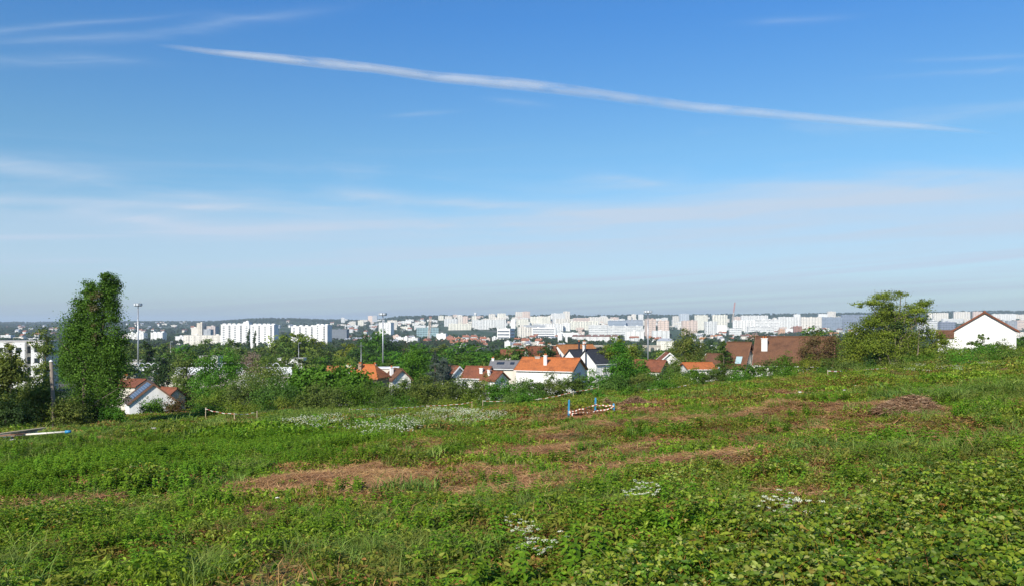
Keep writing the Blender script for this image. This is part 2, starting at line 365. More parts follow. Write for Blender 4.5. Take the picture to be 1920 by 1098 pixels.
def bare(x, y, kind=None):
    x = np.asarray(x, float); y = np.asarray(y, float); t = np.zeros_like(x)
    for (a, b_, ra, rb, s, k) in PATCH:
        if kind is not None and k != kind: continue
        d = np.sqrt(((x-a)/ra)**2+((y-b_)/max(rb, .25))**2)
        t = np.maximum(t, s*(1-sst(.3, 1.7, d)))
    n = fbm(x*.9, y*.5, 33, 4)
    return np.clip(t*1.25-(1-n)*.55+.1, 0, 1) if kind is not None else np.clip(np.maximum(t*1.5-(1-n)*.75+.1, (fbm(x*.35, y*.2, 51, 4)-.525)*3.0*sst(80, 55, y)), 0, 1)
ang = np.concatenate([np.linspace(-180, -50, 66)[:-1], np.linspace(-50, 50, 420), np.linspace(50, 180, 66)[1:-1]])
rad = np.concatenate([[.8], 2.0*1.0187**np.arange(0, 500)]); rad = rad[rad < 20500]
A, RR = np.meshgrid(np.radians(ang), rad)
X = np.sin(A)*RR; Y = np.cos(A)*RR; Z = H(X, Y)
nr, na = X.shape
V = np.stack([X, Y, Z], -1).reshape(-1, 3)
V = np.vstack([V, [[0, 0, Hs(0, 0)]]])
i, j = np.meshgrid(np.arange(nr-1), np.arange(na), indexing='ij'); j2 = (j+1) % na
Q = np.stack([i*na+j, i*na+j2, (i+1)*na+j2, (i+1)*na+j], -1).reshape(-1, 4)[:, ::-1]
c0 = nr*na; jj = np.arange(0, na-1, 2); cap = np.stack([jj, jj+1, (jj+2) % na, np.full(len(jj), c0)], -1)[:, ::-1]
cap = cap[(cap[:, 0] != cap[:, 1])]
gm = npmesh('ground', V, np.vstack([Q, cap]), smooth=True)
at = gm.attributes.new('soil', 'FLOAT', 'POINT'); at.data.foreach_set('value', bare(V[:, 0], V[:, 1]).astype(np.float32))
m, nt, b, o = newmat('field_soil'); L = nt.links.new
g = nt.nodes.new('ShaderNodeNewGeometry'); pos = g.outputs['Position']
at = nt.nodes.new('ShaderNodeAttribute'); at.attribute_name = 'soil'
soil = ramp(nt, noise(nt, 3.5, 8, pos, .7), [(.3, (0.123, 0.056, 0.025)), (.5, (0.269, 0.133, 0.060)), (.68, (0.426, 0.255, 0.119))])
veg = ramp(nt, noise(nt, 2.2, 8, pos, .7), [(.3, (.05, .07, .018)), (.5, (.10, .12, .03)), (.7, (.20, .15, .07))])
f = math_(nt, 'MULTIPLY', at.outputs['Fac'], math_(nt, 'MULTIPLY_ADD', noise(nt, 1.4, 5, pos), 1.6, .3), clamp=True)
near = mixc(nt, f, veg, soil)
far = ramp(nt, noise(nt, .012, 6, pos, .7), [(.35, (.025, .05, .02)), (.5, (.045, .08, .03)), (.6, (.11, .105, .085)), (.75, (.2, .19, .17))])
woods = ramp(nt, noise(nt, .03, 6, pos, .7), [(.3, (.02, .04, .018)), (.7, (.05, .075, .03))])
sp = nt.nodes.new('ShaderNodeSeparateXYZ'); L(pos, sp.inputs[0])
def smap2(v, a, c):
    n = nt.nodes.new('ShaderNodeMapRange'); n.interpolation_type = 'SMOOTHSTEP'; L(v, n.inputs[0]); n.inputs[1].default_value = a; n.inputs[2].default_value = c; return n.outputs[0]
cc = mixc(nt, smap2(sp.outputs[1], 110, 190), near, far); cc = mixc(nt, smap2(sp.outputs[1], 4200, 5400), cc, woods)
L(cc, b.inputs['Base Color']); b.inputs['Roughness'].default_value = .95; b.inputs['Specular IOR Level'].default_value = .1
bp = nt.nodes.new('ShaderNodeBump'); bp.inputs['Distance'].default_value = .08; bp.inputs['Strength'].default_value = .8
L(noise(nt, 6, 8, pos, .7), bp.inputs['Height']); L(bp.outputs[0], b.inputs['Normal'])
tag(link('ground', gm, m), kind='structure')

# haze box
mb = MB(); zlo = float(V[:, 2].min())-1.5; ztop = 175
mb.box((0, 0, (zlo+ztop)/2), (46000, 46000, ztop-zlo))
m, nt, b, o = newmat('haze'); nt.nodes.remove(b)
pv = nt.nodes.new('ShaderNodeVolumePrincipled'); pv.inputs['Color'].default_value = (.70, .85, 1, 1); pv.inputs['Density'].default_value = HAZE
pv.inputs['Anisotropy'].default_value = .0
nt.links.new(pv.outputs[0], o.inputs['Volume'])
hz = mb.build('haze', m); tag(hz, kind='stuff'); hz['label'] = 'pale haze over the far city and hills'; hz['category'] = 'haze'
# ============================================================ ground cover (countless plants: instanced clumps)
def proto(name, parts, mat, smooth=False):
    V, Q, v = parts if isinstance(parts, tuple) else join(parts)
    me = npmesh(name, V, Q, v); me.materials.append(mat)
    return bpy.data.objects.new(name, me)
def scatter(name, protos, Pn, rot, scl, idx, label, cat):
    """one object whose vertices each carry an instance of one of the prototype clumps"""
    coll = bpy.data.collections.new(name+'_kinds')
    for k, p in enumerate(protos): p.name = '%s_%02d' % (name, k); coll.objects.link(p)
    me = bpy.data.meshes.new(name); me.vertices.add(len(Pn)); me.vertices.foreach_set('co', Pn.astype(np.float32).ravel())
    for nm, ty, key, arr in (('rot', 'FLOAT_VECTOR', 'vector', rot), ('scl', 'FLOAT', 'value', scl), ('idx', 'INT', 'value', idx)):
        a = me.attributes.new(nm, ty, 'POINT'); a.data.foreach_set(key, np.asarray(arr).astype(np.int32 if ty == 'INT' else np.float32).ravel())
    o = bpy.data.objects.new(name, me); COL.objects.link(o)
    ng = bpy.data.node_groups.new(name, 'GeometryNodeTree')
    ng.interface.new_socket('Geometry', in_out='INPUT', socket_type='NodeSocketGeometry'); ng.interface.new_socket('Geometry', in_out='OUTPUT', socket_type='NodeSocketGeometry')
    nd = ng.nodes; gi = nd.new('NodeGroupInput'); go = nd.new('NodeGroupOutput'); ip = nd.new('GeometryNodeInstanceOnPoints'); ci = nd.new('GeometryNodeCollectionInfo')
    ci.inputs['Collection'].default_value = coll; ci.inputs['Separate Children'].default_value = True; ci.inputs['Reset Children'].default_value = True
    def na_(nm, ty):
        n = nd.new('GeometryNodeInputNamedAttribute'); n.data_type = ty; n.inputs[0].default_value = nm; return n.outputs[0]
    l = ng.links.new; l(gi.outputs[0], ip.inputs['Points']); l(ci.outputs[0], ip.inputs['Instance']); ip.inputs['Pick Instance'].default_value = True
    l(na_('idx', 'INT'), ip.inputs['Instance Index']); l(na_('rot', 'FLOAT_VECTOR'), ip.inputs['Rotation']); l(na_('scl', 'FLOAT'), ip.inputs['Scale']); l(ip.outputs[0], go.inputs[0])
    md = o.modifiers.new('scatter', 'NODES'); md.node_group = ng
    tag(o, label, cat, kind='stuff'); return o
def ring_points(n, y0, y1, pw=1.0, margin=1.12):
    """points in the visible wedge, evenly per square metre when pw = 1"""
    t = rng.random(n); y = (y0**(2*pw)+t*(y1**(2*pw)-y0**(2*pw)))**(1/(2*pw)); u = (rng.random(n)*2-1)
    return u*(.64*margin*y+2.5), y
def rots(n, tilt=.2): return np.stack([rng.normal(size=n)*tilt, rng.normal(size=n)*tilt, rng.random(n)*6.283], 1)

G1 = [(0.056, 0.096, 0.008), (0.107, 0.177, 0.010), (0.163, 0.257, 0.014), (0.236, 0.342, 0.020), (0.359, 0.428, 0.070)]
ml_weed = leafmat('weed_leaf', G1, pcol=(.19, .145, .035), pscale=.25, pamt=.7)
ml_bram = leafmat('bramble_leaf', [(0.025, 0.059, 0.008), (0.052, 0.113, 0.010), (0.098, 0.184, 0.014), (0.161, 0.238, 0.018), (0.310, 0.356, 0.030), (0.380, 0.400, 0.140), (0.391, 0.216, 0.035), (0.230, 0.086, 0.030)], pcol=(0.149, 0.184, 0.020), pscale=.7, rough=.5, spec=.22, pamt=.45)
ml_grass = leafmat('grass_blade', [(0.102, 0.151, 0.022), (0.150, 0.221, 0.034), (0.204, 0.281, 0.049), (0.312, 0.356, 0.090)], pcol=(0.120, 0.205, 0.045), pscale=.15)
ml_nettle = leafmat('nettle_leaf', [(0.043, 0.095, 0.008), (0.085, 0.173, 0.010), (0.134, 0.247, 0.014), (0.207, 0.326, 0.025)], inst=.15)
ml_brown = leafmat('withered_leaf', [(0.103, 0.045, 0.016), (0.218, 0.095, 0.032), (0.299, 0.140, 0.048), (0.172, 0.140, 0.028), (0.391, 0.220, 0.088)], tr=.15, rough=.8)
ml_straw = leafmat('straw', [(0.150, 0.074, 0.028), (0.288, 0.147, 0.056), (0.425, 0.231, 0.096), (0.575, 0.357, 0.168)], tr=.05, rough=.7)
ml_flower = leafmat('umbel_flower', [(.72, .72, .58), (.85, .85, .76)], tr=.35, inst=.03)

def weed(n, r, h, ls, mat, name, hexa=True, g=rng, aspect=.55, up=.45):
    rr = r*np.sqrt(g.random(n)); a = g.random(n)*6.283
    hh = h*(1-(rr/r)**2*.6)*g.random(n)**.7
    C = np.stack([rr*np.cos(a), rr*np.sin(a), hh], 1); l = ls*(.6+.8*g.random(n))
    return proto(name, leaves(C, l, l*aspect, up=up, hexa=hexa, val=g.random(n), g=g), mat)
def bramble(ns, r, h, ls, g=rng, ml=ml_bram, stemval=.98):
    parts = []
    for s in range(ns):
        a = g.random()*6.283; L_ = r*(.6+.7*g.random()); hh = h*(.5+.7*g.random())
        t = np.linspace(0, 1, 12); x = L_*t; z = hh*np.sin(np.pi*np.minimum(t*.8+.05, 1)); bow = (g.random()-.5)*.4*L_*t*t
        pts = np.stack([x*np.cos(a)-bow*np.sin(a), x*np.sin(a)+bow*np.cos(a), z], 1)
        w = .0035*(ls/.08)
        d = np.diff(pts, axis=0); nrm = unit(np.cross(d, np.array([0, 0, 1.])))
        V = np.concatenate([pts[:-1]-nrm*w, pts[:-1]+nrm*w, pts[1:]+nrm*w, pts[1:]-nrm*w]).reshape(4, -1, 3).transpose(1, 0, 2).reshape(-1, 3)
        parts.append((V, np.arange(11)[:, None]*4+np.arange(4), np.full(11, .93)))
        for k in range(2, 12):
            base = pts[k]; side = g.normal(size=3)*.6; side[2] = abs(side[2])+.3; side = side/np.linalg.norm(side)
            c = base+side*ls*.9; out = np.array([side[0], side[1], .05]); out = out/np.linalg.norm(out)
            per = np.array([-out[1], out[0], 0]); l = ls*(.7+.6*g.random())
            D_ = np.stack([out, out*.25+per, out*.25-per]); D_ = unit(D_); C = c+D_*l*.55
            val = np.clip(g.beta(2, 3)*(.9 if k < 10 else 1)+(.25 if k > 9 else 0)+g.normal(size=3)*.03, 0, 1)
            parts.append(leaves(C, l, l*.62, up=.55, hexa=True, dirs=D_+g.normal(size=(3, 3))*.4, fold=.3, val=val, g=g))
    return parts
def blades(n, r, h, w, g=rng):
    a = g.random(n)*6.283; rr = r*np.sqrt(g.random(n)); B = np.stack([rr*np.cos(a), rr*np.sin(a), np.zeros(n)], 1)
    d = np.stack([g.normal(size=n)*.35, g.normal(size=n)*.35, np.ones(n)], 1); hh = h*(.5+.7*g.random(n))[:, None]
    M = B+d*hh*.55; T = B+d*hh*np.array([1, 1, .95])+np.stack([d[:, 0], d[:, 1], -.25*np.ones(n)], 1)*hh*.9
    s = unit(np.stack([-d[:, 1], d[:, 0], np.zeros(n)], 1)+g.normal(size=(n, 3))*np.array([.3, .3, 0]))*w
    V = np.stack([B-s, B+s, M+s*.9, M-s*.9, T+s*.1, T-s*.1], 1).reshape(-1, 3); i = np.arange(n)[:, None]*6
    v = g.random(n); return V, np.concatenate([i+np.array([0, 1, 2, 3]), i+np.array([3, 2, 4, 5])]), np.concatenate([v, v])
def sticks(n, r, l, w, h=.03, g=rng, tilt=.15, ang=None):
    a = g.random(n)*6.283; rr = r*np.sqrt(g.random(n)); C = np.stack([rr*np.cos(a), rr*np.sin(a), g.random(n)*h], 1)
    b = g.random(n)*3.1416 if ang is None else g.normal(size=n)*.5+ang; D_ = np.stack([np.cos(b), np.sin(b), g.normal(size=n)*tilt], 1)
    ll = l*(.4+.9*g.random(n)); return leaves(C, ll, w*(.6+g.random(n)), up=2.5, dirs=D_, fold=0, val=g.random(n), g=g)
def nettle(ns, r, h, ls, g=rng):
    parts = []
    for s in range(ns):
        a = g.random()*6.283; rr = r*math.sqrt(g.random()); b = np.array([rr*math.cos(a), rr*math.sin(a), 0]); hh = h*(.6+.5*g.random()); lean = g.normal(size=2)*.12
        for k in range(6):
            z = hh*(.25+.15*k); c = b+np.array([lean[0]*z, lean[1]*z, z]); l = ls*(1.1-.09*k); th = g.random()*3.14
            D_ = np.array([[math.cos(th+q*1.571), math.sin(th+q*1.571), -.25] for q in range(4)])[:: 1]
            parts.append(leaves(c+D_*l*.5, l, l*.5, up=2.5, hexa=True, dirs=D_, fold=.2, val=np.clip(g.random(4)*.7+.05*k, 0, 1), g=g))
    return parts
def umbel(n, r, h, g=rng, fine=True):
    parts = []
    for s in range(n):
        a = g.random()*6.283; rr = r*math.sqrt(g.random()); z = h*(.7+.4*g.random()); m_ = 26 if fine else 6
        q = g.random(m_)*6.283; ra = .035*np.sqrt(g.random(m_))
        C = np.stack([rr*math.cos(a)+ra*np.cos(q), rr*math.sin(a)+ra*np.sin(q), z+g.random(m_)*.012], 1)
        parts.append(leaves(C, .014 if fine else .035, .012 if fine else .03, up=.6, val=g.random(m_), g=g))
    return parts
def clumps(zone):
    """prototype lists per distance zone: fine near, coarser and wider farther off"""
    if zone == 0:
        W_ = [weed(120, .17, .11, .032, ml_weed, 'w') for _ in range(3)]+[weed(75, .18, .17, .045, ml_weed, 'w', aspect=.38) for _ in range(2)]+[proto('n', nettle(7, .16, .22, .048), ml_nettle) for _ in range(2)]
        B_ = [proto('b', bramble(15, .29, .24, .027), ml_bram) for _ in range(5)]
        Gr = [proto('g', blades(90, .13, .20, .003), ml_grass) for _ in range(3)]
        Br = [weed(60, .2, .09, .03, ml_brown, 'd', up=1.0) for _ in range(3)]
        St = [proto('s', sticks(60, .35, .3, .006), ml_straw) for _ in range(3)]
    elif zone == 1:
        W_ = [weed(190, .34, .13, .045, ml_weed, 'w', hexa=False) for _ in range(4)]+[proto('n', nettle(16, .34, .24, .06), ml_nettle) for _ in range(2)]
        B_ = [proto('b', bramble(18, .44, .23, .036), ml_bram) for _ in range(4)]
        Gr = [proto('g', blades(110, .3, .26, .006), ml_grass) for _ in range(3)]
        Br = [weed(110, .35, .11, .042, ml_brown, 'd', hexa=False, up=1.2) for _ in range(3)]
        St = [proto('s', sticks(90, .55, .5, .012), ml_straw) for _ in range(3)]
    else:
        W_ = [weed(260, .8, .16, .085, ml_weed, 'w', hexa=False, up=.5) for _ in range(4)]+[weed(220, .8, .22, .10, ml_nettle, 'n', hexa=False, up=.4) for _ in range(2)]
        B_ = [weed(280, .85, .26, .09, ml_bram, 'b', hexa=False, up=.5, aspect=.7) for _ in range(4)]
        Gr = [proto('g', blades(200, .75, .24, .012), ml_grass) for _ in range(3)]
        Br = [weed(170, .8, .13, .08, ml_brown, 'd', hexa=False, up=1.1) for _ in range(3)]
        St = [proto('s', sticks(110, .8, .7, .03), ml_straw) for _ in range(3)]
    return W_, B_, Gr, Br, St
ZN = [(2.6, 13, 25000, 1.0), (12.5, 34, 26000, 1.0), (33, 118, 36000, .8)]
def gsoft(x, y, px, py, hw, hh):   # soft region seen at (px,py) in the photograph, as a region of the field
    a, b_, _ = G(px, py); ra = hw/F*b_; rb = max(.6, (G(px, py-hh)[1]-G(px, py+hh)[1])/2)
    return np.exp(-(((x-a)/ra)**2+((y-b_)/rb)**2))
for zi, (y0, y1, n, pw) in enumerate(ZN):
    x, y = ring_points(n, y0, y1, pw)
    if zi == 0:
        x2, y2 = ring_points(1500, .3, 2.7, 1, 1.2); x = np.r_[x, x2]; y = np.r_[y, y2]
    z = H(x, y); bsoil = bare(x, y); n = len(x); u = 960+x/y*F
    W_, B_, Gr, Br, St = clumps(zi)
    f1 = fbm(x*.16, y*.10, 71, 4); f2 = fbm(x*.30+9, y*.22, 77, 4); f3 = fbm(x*.8, y*.6, 81, 3)
    pyg = EY-F*z/np.maximum(y, .1)
    right = sst(-25, 35, pyg-np.interp(u, [0, 500, 900, 1250, 1500, 1700, 1920, 2100], [1400, 1330, 1190, 1085, 1020, 950, 885, 850])+(f2-.5)*260)
    nett = np.clip(gsoft(x, y, 430, 850, 190, 38)+gsoft(x, y, 150, 875, 220, 30)*.8+gsoft(x, y, 470, 830, 110, 16), 0, 1)
    gras = np.clip(gsoft(x, y, 620, 775, 150, 16)+gsoft(x, y, 900, 752, 200, 10)*.8+gsoft(x, y, 1830, 745, 110, 18)+gsoft(x, y, 820, 790, 160, 10)*.5+gsoft(x, y, 1700, 850, 160, 22)*.25+gsoft(x, y, 560, 1060, 330, 22)*.35, 0, 1)
    rnd = rng.random(n)
    sparse = np.clip((u > 650)*(u < 1700)*sst(10, 14, y)*sst(60, 40, y)*(1.6*f3-.28), 0, .66)*(1-nett)*(1-gras)
    gaps = np.clip((fbm(x*1.1, y*.9, 61, 3)-.53)*6, 0, .93)*(y < 30)*(1-nett*.7)
    keep = rnd > np.maximum(np.maximum(bsoil*.97, sparse), gaps)
    wb = np.clip(.02+.75*right*(.55+.9*f3)+(f2-.58)*.4, 0, .8)*(1-nett)*(1-gras)
    wg = np.clip(.10+gras*2.2+(f3-.55)*1.0, 0.02, 3)*(1-nett)
    wd = np.clip((f1-.42)*2.4+.25+(u > 700)*(u < 1650)*(y > 12)*(y < 50)*.72, .03, .9)*(1-gras)*(1-nett)*(1-right*.6)
    ww = np.clip(.75-(f1-.5)*1.2, .2, 2)*(1-nett*.95)*(1-.55*right)
    wn = .10+nett*3
    wt = np.stack([ww, wb*1.3, wg, wd*1.1, wn], 1); cw = np.cumsum(wt/wt.sum(1, keepdims=True), 1)
    kind = (rng.random(n)[:, None] > cw).sum(1)
    nW = len(W_)-2
    S = .6+.8*rng.random(n)**1.3
    tall = .45+1.25*fbm(x*.45, y*.45, 91, 4)
    nm = [('low_weeds', W_[:nW], 0, 'mixed low green weeds covering the field', 'weeds'), ('bramble_cover', B_, 1, 'bramble shoots with toothed green and reddish leaves', 'brambles'),
          ('field_grass', Gr, 2, 'tufts of green grass between the weeds', 'grass'), ('withered_weeds', Br, 3, 'withered brown plants among the green weeds', 'dead plants'), ('nettle_bed', W_[nW:], 4, 'dense bright green nettle growth', 'nettles')]
    zt = ['in the foreground', 'across the middle of the field', 'towards the far edge of the field'][zi]
    for name, pr, k, lab, cat in nm:
        s_ = keep & (kind == k); m_ = int(s_.sum())
        Pn = np.stack([x[s_], y[s_], z[s_]-.02], 1)
        scatter(name, pr, Pn, rots(m_, .14), (S*(.65+.35*tall if k == 1 else tall))[s_], rng.integers(0, len(pr), m_), lab+' '+zt, cat)
    # straw and dead stalks on the bare patches
    ns = [4200, 11000, 8000][zi]; xs, ys = ring_points(ns*5, y0, y1, pw); bs = bare(xs, ys); s0 = bare(xs, ys, 0)
    u_s = 960+xs/ys*F; s_ = rng.random(len(xs)) < np.clip(bs*.3+s0*.85+.03+.05*(u_s > 650)*(u_s < 1700)*(ys < 50), 0, 1); xs, ys = xs[s_][:ns], ys[s_][:ns]; m_ = len(xs)
    scatter('dry_straw', St, np.stack([xs, ys, H(xs, ys)+.005], 1), rots(m_, .05), .6+.6*rng.random(m_), rng.integers(0, 3, m_), 'dry brown stalks and straw lying on bare soil '+zt, 'straw')
def dock(n, r, h, ls, g=rng):
    a = g.random(n)*6.283; t = .3+.7*g.random(n); D_ = np.stack([np.cos(a), np.sin(a), .9*t-.1], 1); D_ = unit(D_); l = ls*(.4+.5*g.random(n)); C = D_*l[:, None]*.75+np.stack([0*a, 0*a, h*t*.5], 1)
    return leaves(C, l, l*.36, up=1.2, hexa=True, dirs=D_, fold=.25, val=.2+.6*g.random(n), g=g)
DK = [proto('k', [dock(13, .2, .14, .17), blades(8, .05, .3, .004)], ml_bram) for _ in range(3)]; SG_ = [proto('t', [blades(14, .12, .28, .0024), sticks(8, .15, .25, .003, h=.2, tilt=.9)], ml_straw) for _ in range(2)]
for nm_, pr_, n_, y1_, lab_, cat_ in (('broad_leaved_plants', DK, 260, 16, 'broad leaved dock plants standing out of the foreground weeds', 'weeds'), ('dry_stems', SG_, 150, 14, 'thin dry upright stems among the foreground weeds', 'dead stems')):
    x, y = ring_points(n_*3, 3.2, y1_); q = rng.random(len(x)) < np.clip((fbm(x*.5, y*.5, 19, 3)-.4)*3, 0, 1); x, y = x[q][:n_], y[q][:n_]
    scatter(nm_, pr_, np.stack([x, y, H(x, y)], 1), rots(len(x), .1), .6+.7*rng.random(len(x)), rng.integers(0, len(pr_), len(x)), lab_, cat_)
# white flowering umbels
FL = [proto('f', umbel(9, .22, .34), ml_flower) for _ in range(2)]; FC = [proto('f', umbel(26, .6, .5, fine=False), ml_flower) for _ in range(2)]
def flowers(spots, pr, sc, h_off, label):
    Pn = []
    for px, py, hw, hh, n in spots:
        a, b_, _ = G(px, py); ra = hw/F*b_; rb = (G(px, py-hh)[1]-G(px, py+hh)[1])/2
        for _ in range(n):
            q = random.random()*6.283; rr = math.sqrt(random.random()); X_ = a+ra*rr*math.cos(q); Y_ = b_+rb*rr*math.sin(q)
            if fbm(X_*.9, Y_*.9, 15, 3) < .44: continue
            Pn.append((X_, Y_, Hs(X_, Y_)+h_off))
    Pn = np.array(Pn); m_ = len(Pn)
    scatter('white_flowers', pr, Pn, rots(m_, .12), sc*(.6+.7*rng.random(m_)), rng.integers(0, len(pr), m_), label, 'wildflowers')
flowers([(585, 803, 45, 11, 24), (740, 803, 60, 12, 36), (850, 793, 95, 12, 78), (660, 808, 70, 8, 14)], FC, .75, .05, 'drift of small white wildflowers near the middle of the field')
flowers([(1490, 1010, 34, 24, 4), (1480, 985, 30, 12, 2), (985, 1030, 40, 22, 4), (1015, 1065, 30, 18, 3), (1195, 958, 40, 12, 6), (1205, 945, 15, 6, 2), (1590, 1000, 60, 30, 4)], FL, .7, .04, 'few white flower heads among the foreground brambles')
flowers([(1660, 693, 70, 6, 40), (1770, 698, 60, 8, 22), (1270, 722, 25, 8, 8), (1375, 690, 16, 8, 6)], FC, .7, .1, 'thin pale wildflowers by the trees at the upper right edge')
# ============================================================ trees and shrubs
bark = plain('bark', (.13, .10, .075), .95, .4, 3, bump=.6)
bark_pale = plain('pale_bark', (.17, .14, .10), .95, .35, 3, bump=.6)
def LM(n, c, **k): return leafmat(n, c, inst=k.pop('inst', .08), **k)
L_pop = LM('poplar_leaf', [(0.039, 0.083, 0.009), (0.072, 0.143, 0.013), (0.111, 0.209, 0.020), (0.169, 0.286, 0.044)], pcol=(0.058, 0.110, 0.013), pscale=.5)
L_twig = LM('dry_leaf', [(.12, .10, .05), (.17, .14, .06), (.13, .16, .05), (.22, .19, .11)])
L_oliv = LM('olive_leaf', [(0.068, 0.104, 0.020), (0.115, 0.169, 0.028), (0.176, 0.234, 0.039), (0.257, 0.299, 0.066)], pcol=(0.095, 0.130, 0.033), pscale=.35)
L_yel = LM('spring_leaf', [(0.084, 0.120, 0.013), (0.144, 0.198, 0.018), (0.216, 0.276, 0.028), (0.312, 0.360, 0.055)], pcol=(0.120, 0.156, 0.022), pscale=.4)
L_viv = LM('vivid_leaf', [(0.041, 0.103, 0.009), (0.074, 0.178, 0.013), (0.108, 0.241, 0.018), (0.162, 0.310, 0.033)], pcol=(0.068, 0.138, 0.013), pscale=.4)
L_mid = LM('green_leaf', [(0.053, 0.101, 0.015), (0.083, 0.155, 0.022), (0.120, 0.209, 0.031), (0.165, 0.257, 0.050)], pcol=(0.075, 0.115, 0.022), pscale=.3)
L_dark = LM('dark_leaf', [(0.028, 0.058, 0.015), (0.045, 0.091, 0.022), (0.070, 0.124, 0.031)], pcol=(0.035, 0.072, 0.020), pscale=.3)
L_spr = LM('spruce_needle', [(.05, .07, .055), (.08, .105, .085), (.13, .16, .135)], tr=.1)
L_brn = LM('bronze_leaf', [(.10, .06, .03), (.16, .09, .045), (.13, .12, .03), (.21, .13, .07), (.12, .15, .03)])
L_pink = LM('faded_blossom', [(.18, .12, .11), (.28, .19, .17), (.14, .13, .07)])
L_blos = LM('blossom', [(.6, .6, .52), (.75, .75, .68)])
def crown(lobes, n, ls, asp=.6, g=rng, cl=.2, up=.35, shell=.45, flat=1.):
    """leaves gathered in clumps spread through ellipsoid lobes (cx,cy,cz,rx,ry,rz)"""
    w = np.array([l[3]*l[5]*(l[6] if len(l) > 6 else 1) for l in lobes]); w = w/w.sum(); out = []
    for l, wi in zip(lobes, w):
        m_ = max(8, int(n*wi)); c = np.array(l[:3]); r = np.array(l[3:6]); K = max(5, int(m_/55))
        d = unit(g.normal(size=(K, 3))); q = c+d*r*(g.random((K, 1))**shell)*(1+.12*g.normal(size=(K, 1)))
        ki = g.integers(0, K, m_); size = (cl*r.mean())*(.5+g.random(K))
        C = q[ki]+g.normal(size=(m_, 3))*size[ki][:, None]*np.array([1, 1, .7*flat])
        tone = np.clip(.5+.22*g.normal(size=K), 0, 1)[ki]
        ll = ls*(.6+.8*g.random(m_)); oo = unit(C-c)
        out.append(leaves(C, ll, ll*asp, up=up, hexa=False, val=np.clip(tone+.18*g.normal(size=m_), 0, 1), g=g, out=oo))
    return join(out)
def limbs(base, r0, lobes, nb=2, g=rng):
    mb = MB(); base = Vector(base); top = max(l[2] for l in lobes)
    main = sorted(lobes, key=lambda l: -l[2])[0]; tp = Vector(main[:3])
    def path(a, b, r1, r2, wob):
        ps = []; L_ = (b-a).length
        for k in range(7):
            t = k/6; p = a.lerp(b, t); w_ = math.sin(t*3.14)*wob*L_; ps.append(p+Vector((g.normal()*w_, g.normal()*w_, 0)))
        mb.tube(ps, [r1+(r2-r1)*k/6 for k in range(7)], 7); return ps
    tr_ = path(base-Vector((0, 0, .3)), tp, r0, r0*.12, .02)
    for l in lobes:
        for k in range(nb):
            e = Vector(l[:3])+Vector((g.normal()*l[3]*.5, g.normal()*l[4]*.5, (g.random()-.2)*l[5]*.8)); s = tr_[min(5, 1+int(g.random()*4))]
            if s.z > e.z: s = tr_[1]
            path(s, e, r0*.24, r0*.05, .04)
    return mb
def tree(name, label, cat, base_px, D, lobes, n, ls, mat, r0=.18, group=None, asp=.6, cl=.2, depth=1., nb=2, bmat=None, extra=None, seed=0, up=.35, shell=.45, base_z=None, jit=.25, flat=1.):
    """lobes are given as seen in the photograph (px, py, half width, half height [, weight]) and get their real size at distance D"""
    g = np.random.default_rng(seed+int(base_px)*7+len(label))
    bx = (base_px-960)/F*D; bz = Hs(bx, D) if base_z is None else base_z; ro = empty(name, (bx, D, bz)); tag(ro, label, cat, group)
    lw = []
    for l in lobes:
        c = P(l[0], l[1], D); rx = l[2]/F*D; rz = l[3]/F*D; ry = (rx*.8+.2*rz)*depth if len(lobes) > 1 else rx*depth
        lw.append((c[0]-bx, g.normal()*ry*jit, c[2]-bz, rx, ry, rz)+((l[4],) if len(l) > 4 else ()))
    V, Q, v = crown(lw, n, ls, asp, g, cl, up, shell, flat)
    me = npmesh('crown', V, Q, v); link('crown', me, mat, ro)
    limbs((0, 0, 0), r0, lw, nb, g).build('trunk', bmat or bark, ro, smooth=True)
    if extra:
        for (en, el_, em, ea) in extra:
            lw2 = [((P(l[0], l[1], D)[0]-bx), -.9 if en == 'dry_twigs' else -.2, P(l[0], l[1], D)[2]-bz, l[2]/F*D, l[2]/F*D*.8, l[3]/F*D) for l in el_]
            V, Q, v = crown(lw2, ea[0], ea[1], .7, g, .12 if len(ea) < 3 else ea[2], up, .6); link(en, npmesh(en, V, Q, v), em, ro)
    return ro
def conifer(name, label, px, D, top, hw, mat, n=5200, ls=.22, droop=.25, seed=3, by=None):
    g = np.random.default_rng(seed); bx = (px-960)/F*D; bz = Hs(bx, D); ht = (EY-top)/F*D-bz; rw = hw/F*D
    ro = empty(name, (bx, D, bz)); tag(ro, label, 'conifer'); out = []; nb = int(ht*9); mb = MB()
    mb.tube([(0, 0, -.2), (0, 0, ht*.5), (0, 0, ht)], [.16, .1, .02], 7)
    for k in range(nb):
        t = (k+g.random())/nb; z = ht*(.06+.93*t); r = rw*(1-t)**.8*(.75+.45*g.random())+.08; a = g.random()*6.283; m_ = max(6, int(n/nb*(1.25-t)))
        s = g.random(m_)**.6; w_ = .13*r+.05
        C = np.stack([math.cos(a)*r*s, math.sin(a)*r*s, z-droop*r*s**1.5+.1*r*s**4], 1)+g.normal(size=(m_, 3))*np.array([w_, w_, .05+.03*r])
        D_ = np.stack([np.full(m_, math.cos(a)), np.full(m_, math.sin(a)), np.full(m_, -.3)], 1)+g.normal(size=(m_, 3))*.5
        out.append(leaves(C, ls, ls*.35, up=.8, dirs=D_, val=np.clip(.5+.3*g.normal(size=m_), 0, 1), g=g))
        if k % 3 == 0: mb.tube([(0, 0, z), (math.cos(a)*r*.8, math.sin(a)*r*.8, z-droop*r*.6)], [.03, .008], 5)
    V, Q, v = join(out); link('crown', npmesh('crown', V, Q, v), mat, ro); mb.build('trunk', bark, ro)
    return ro

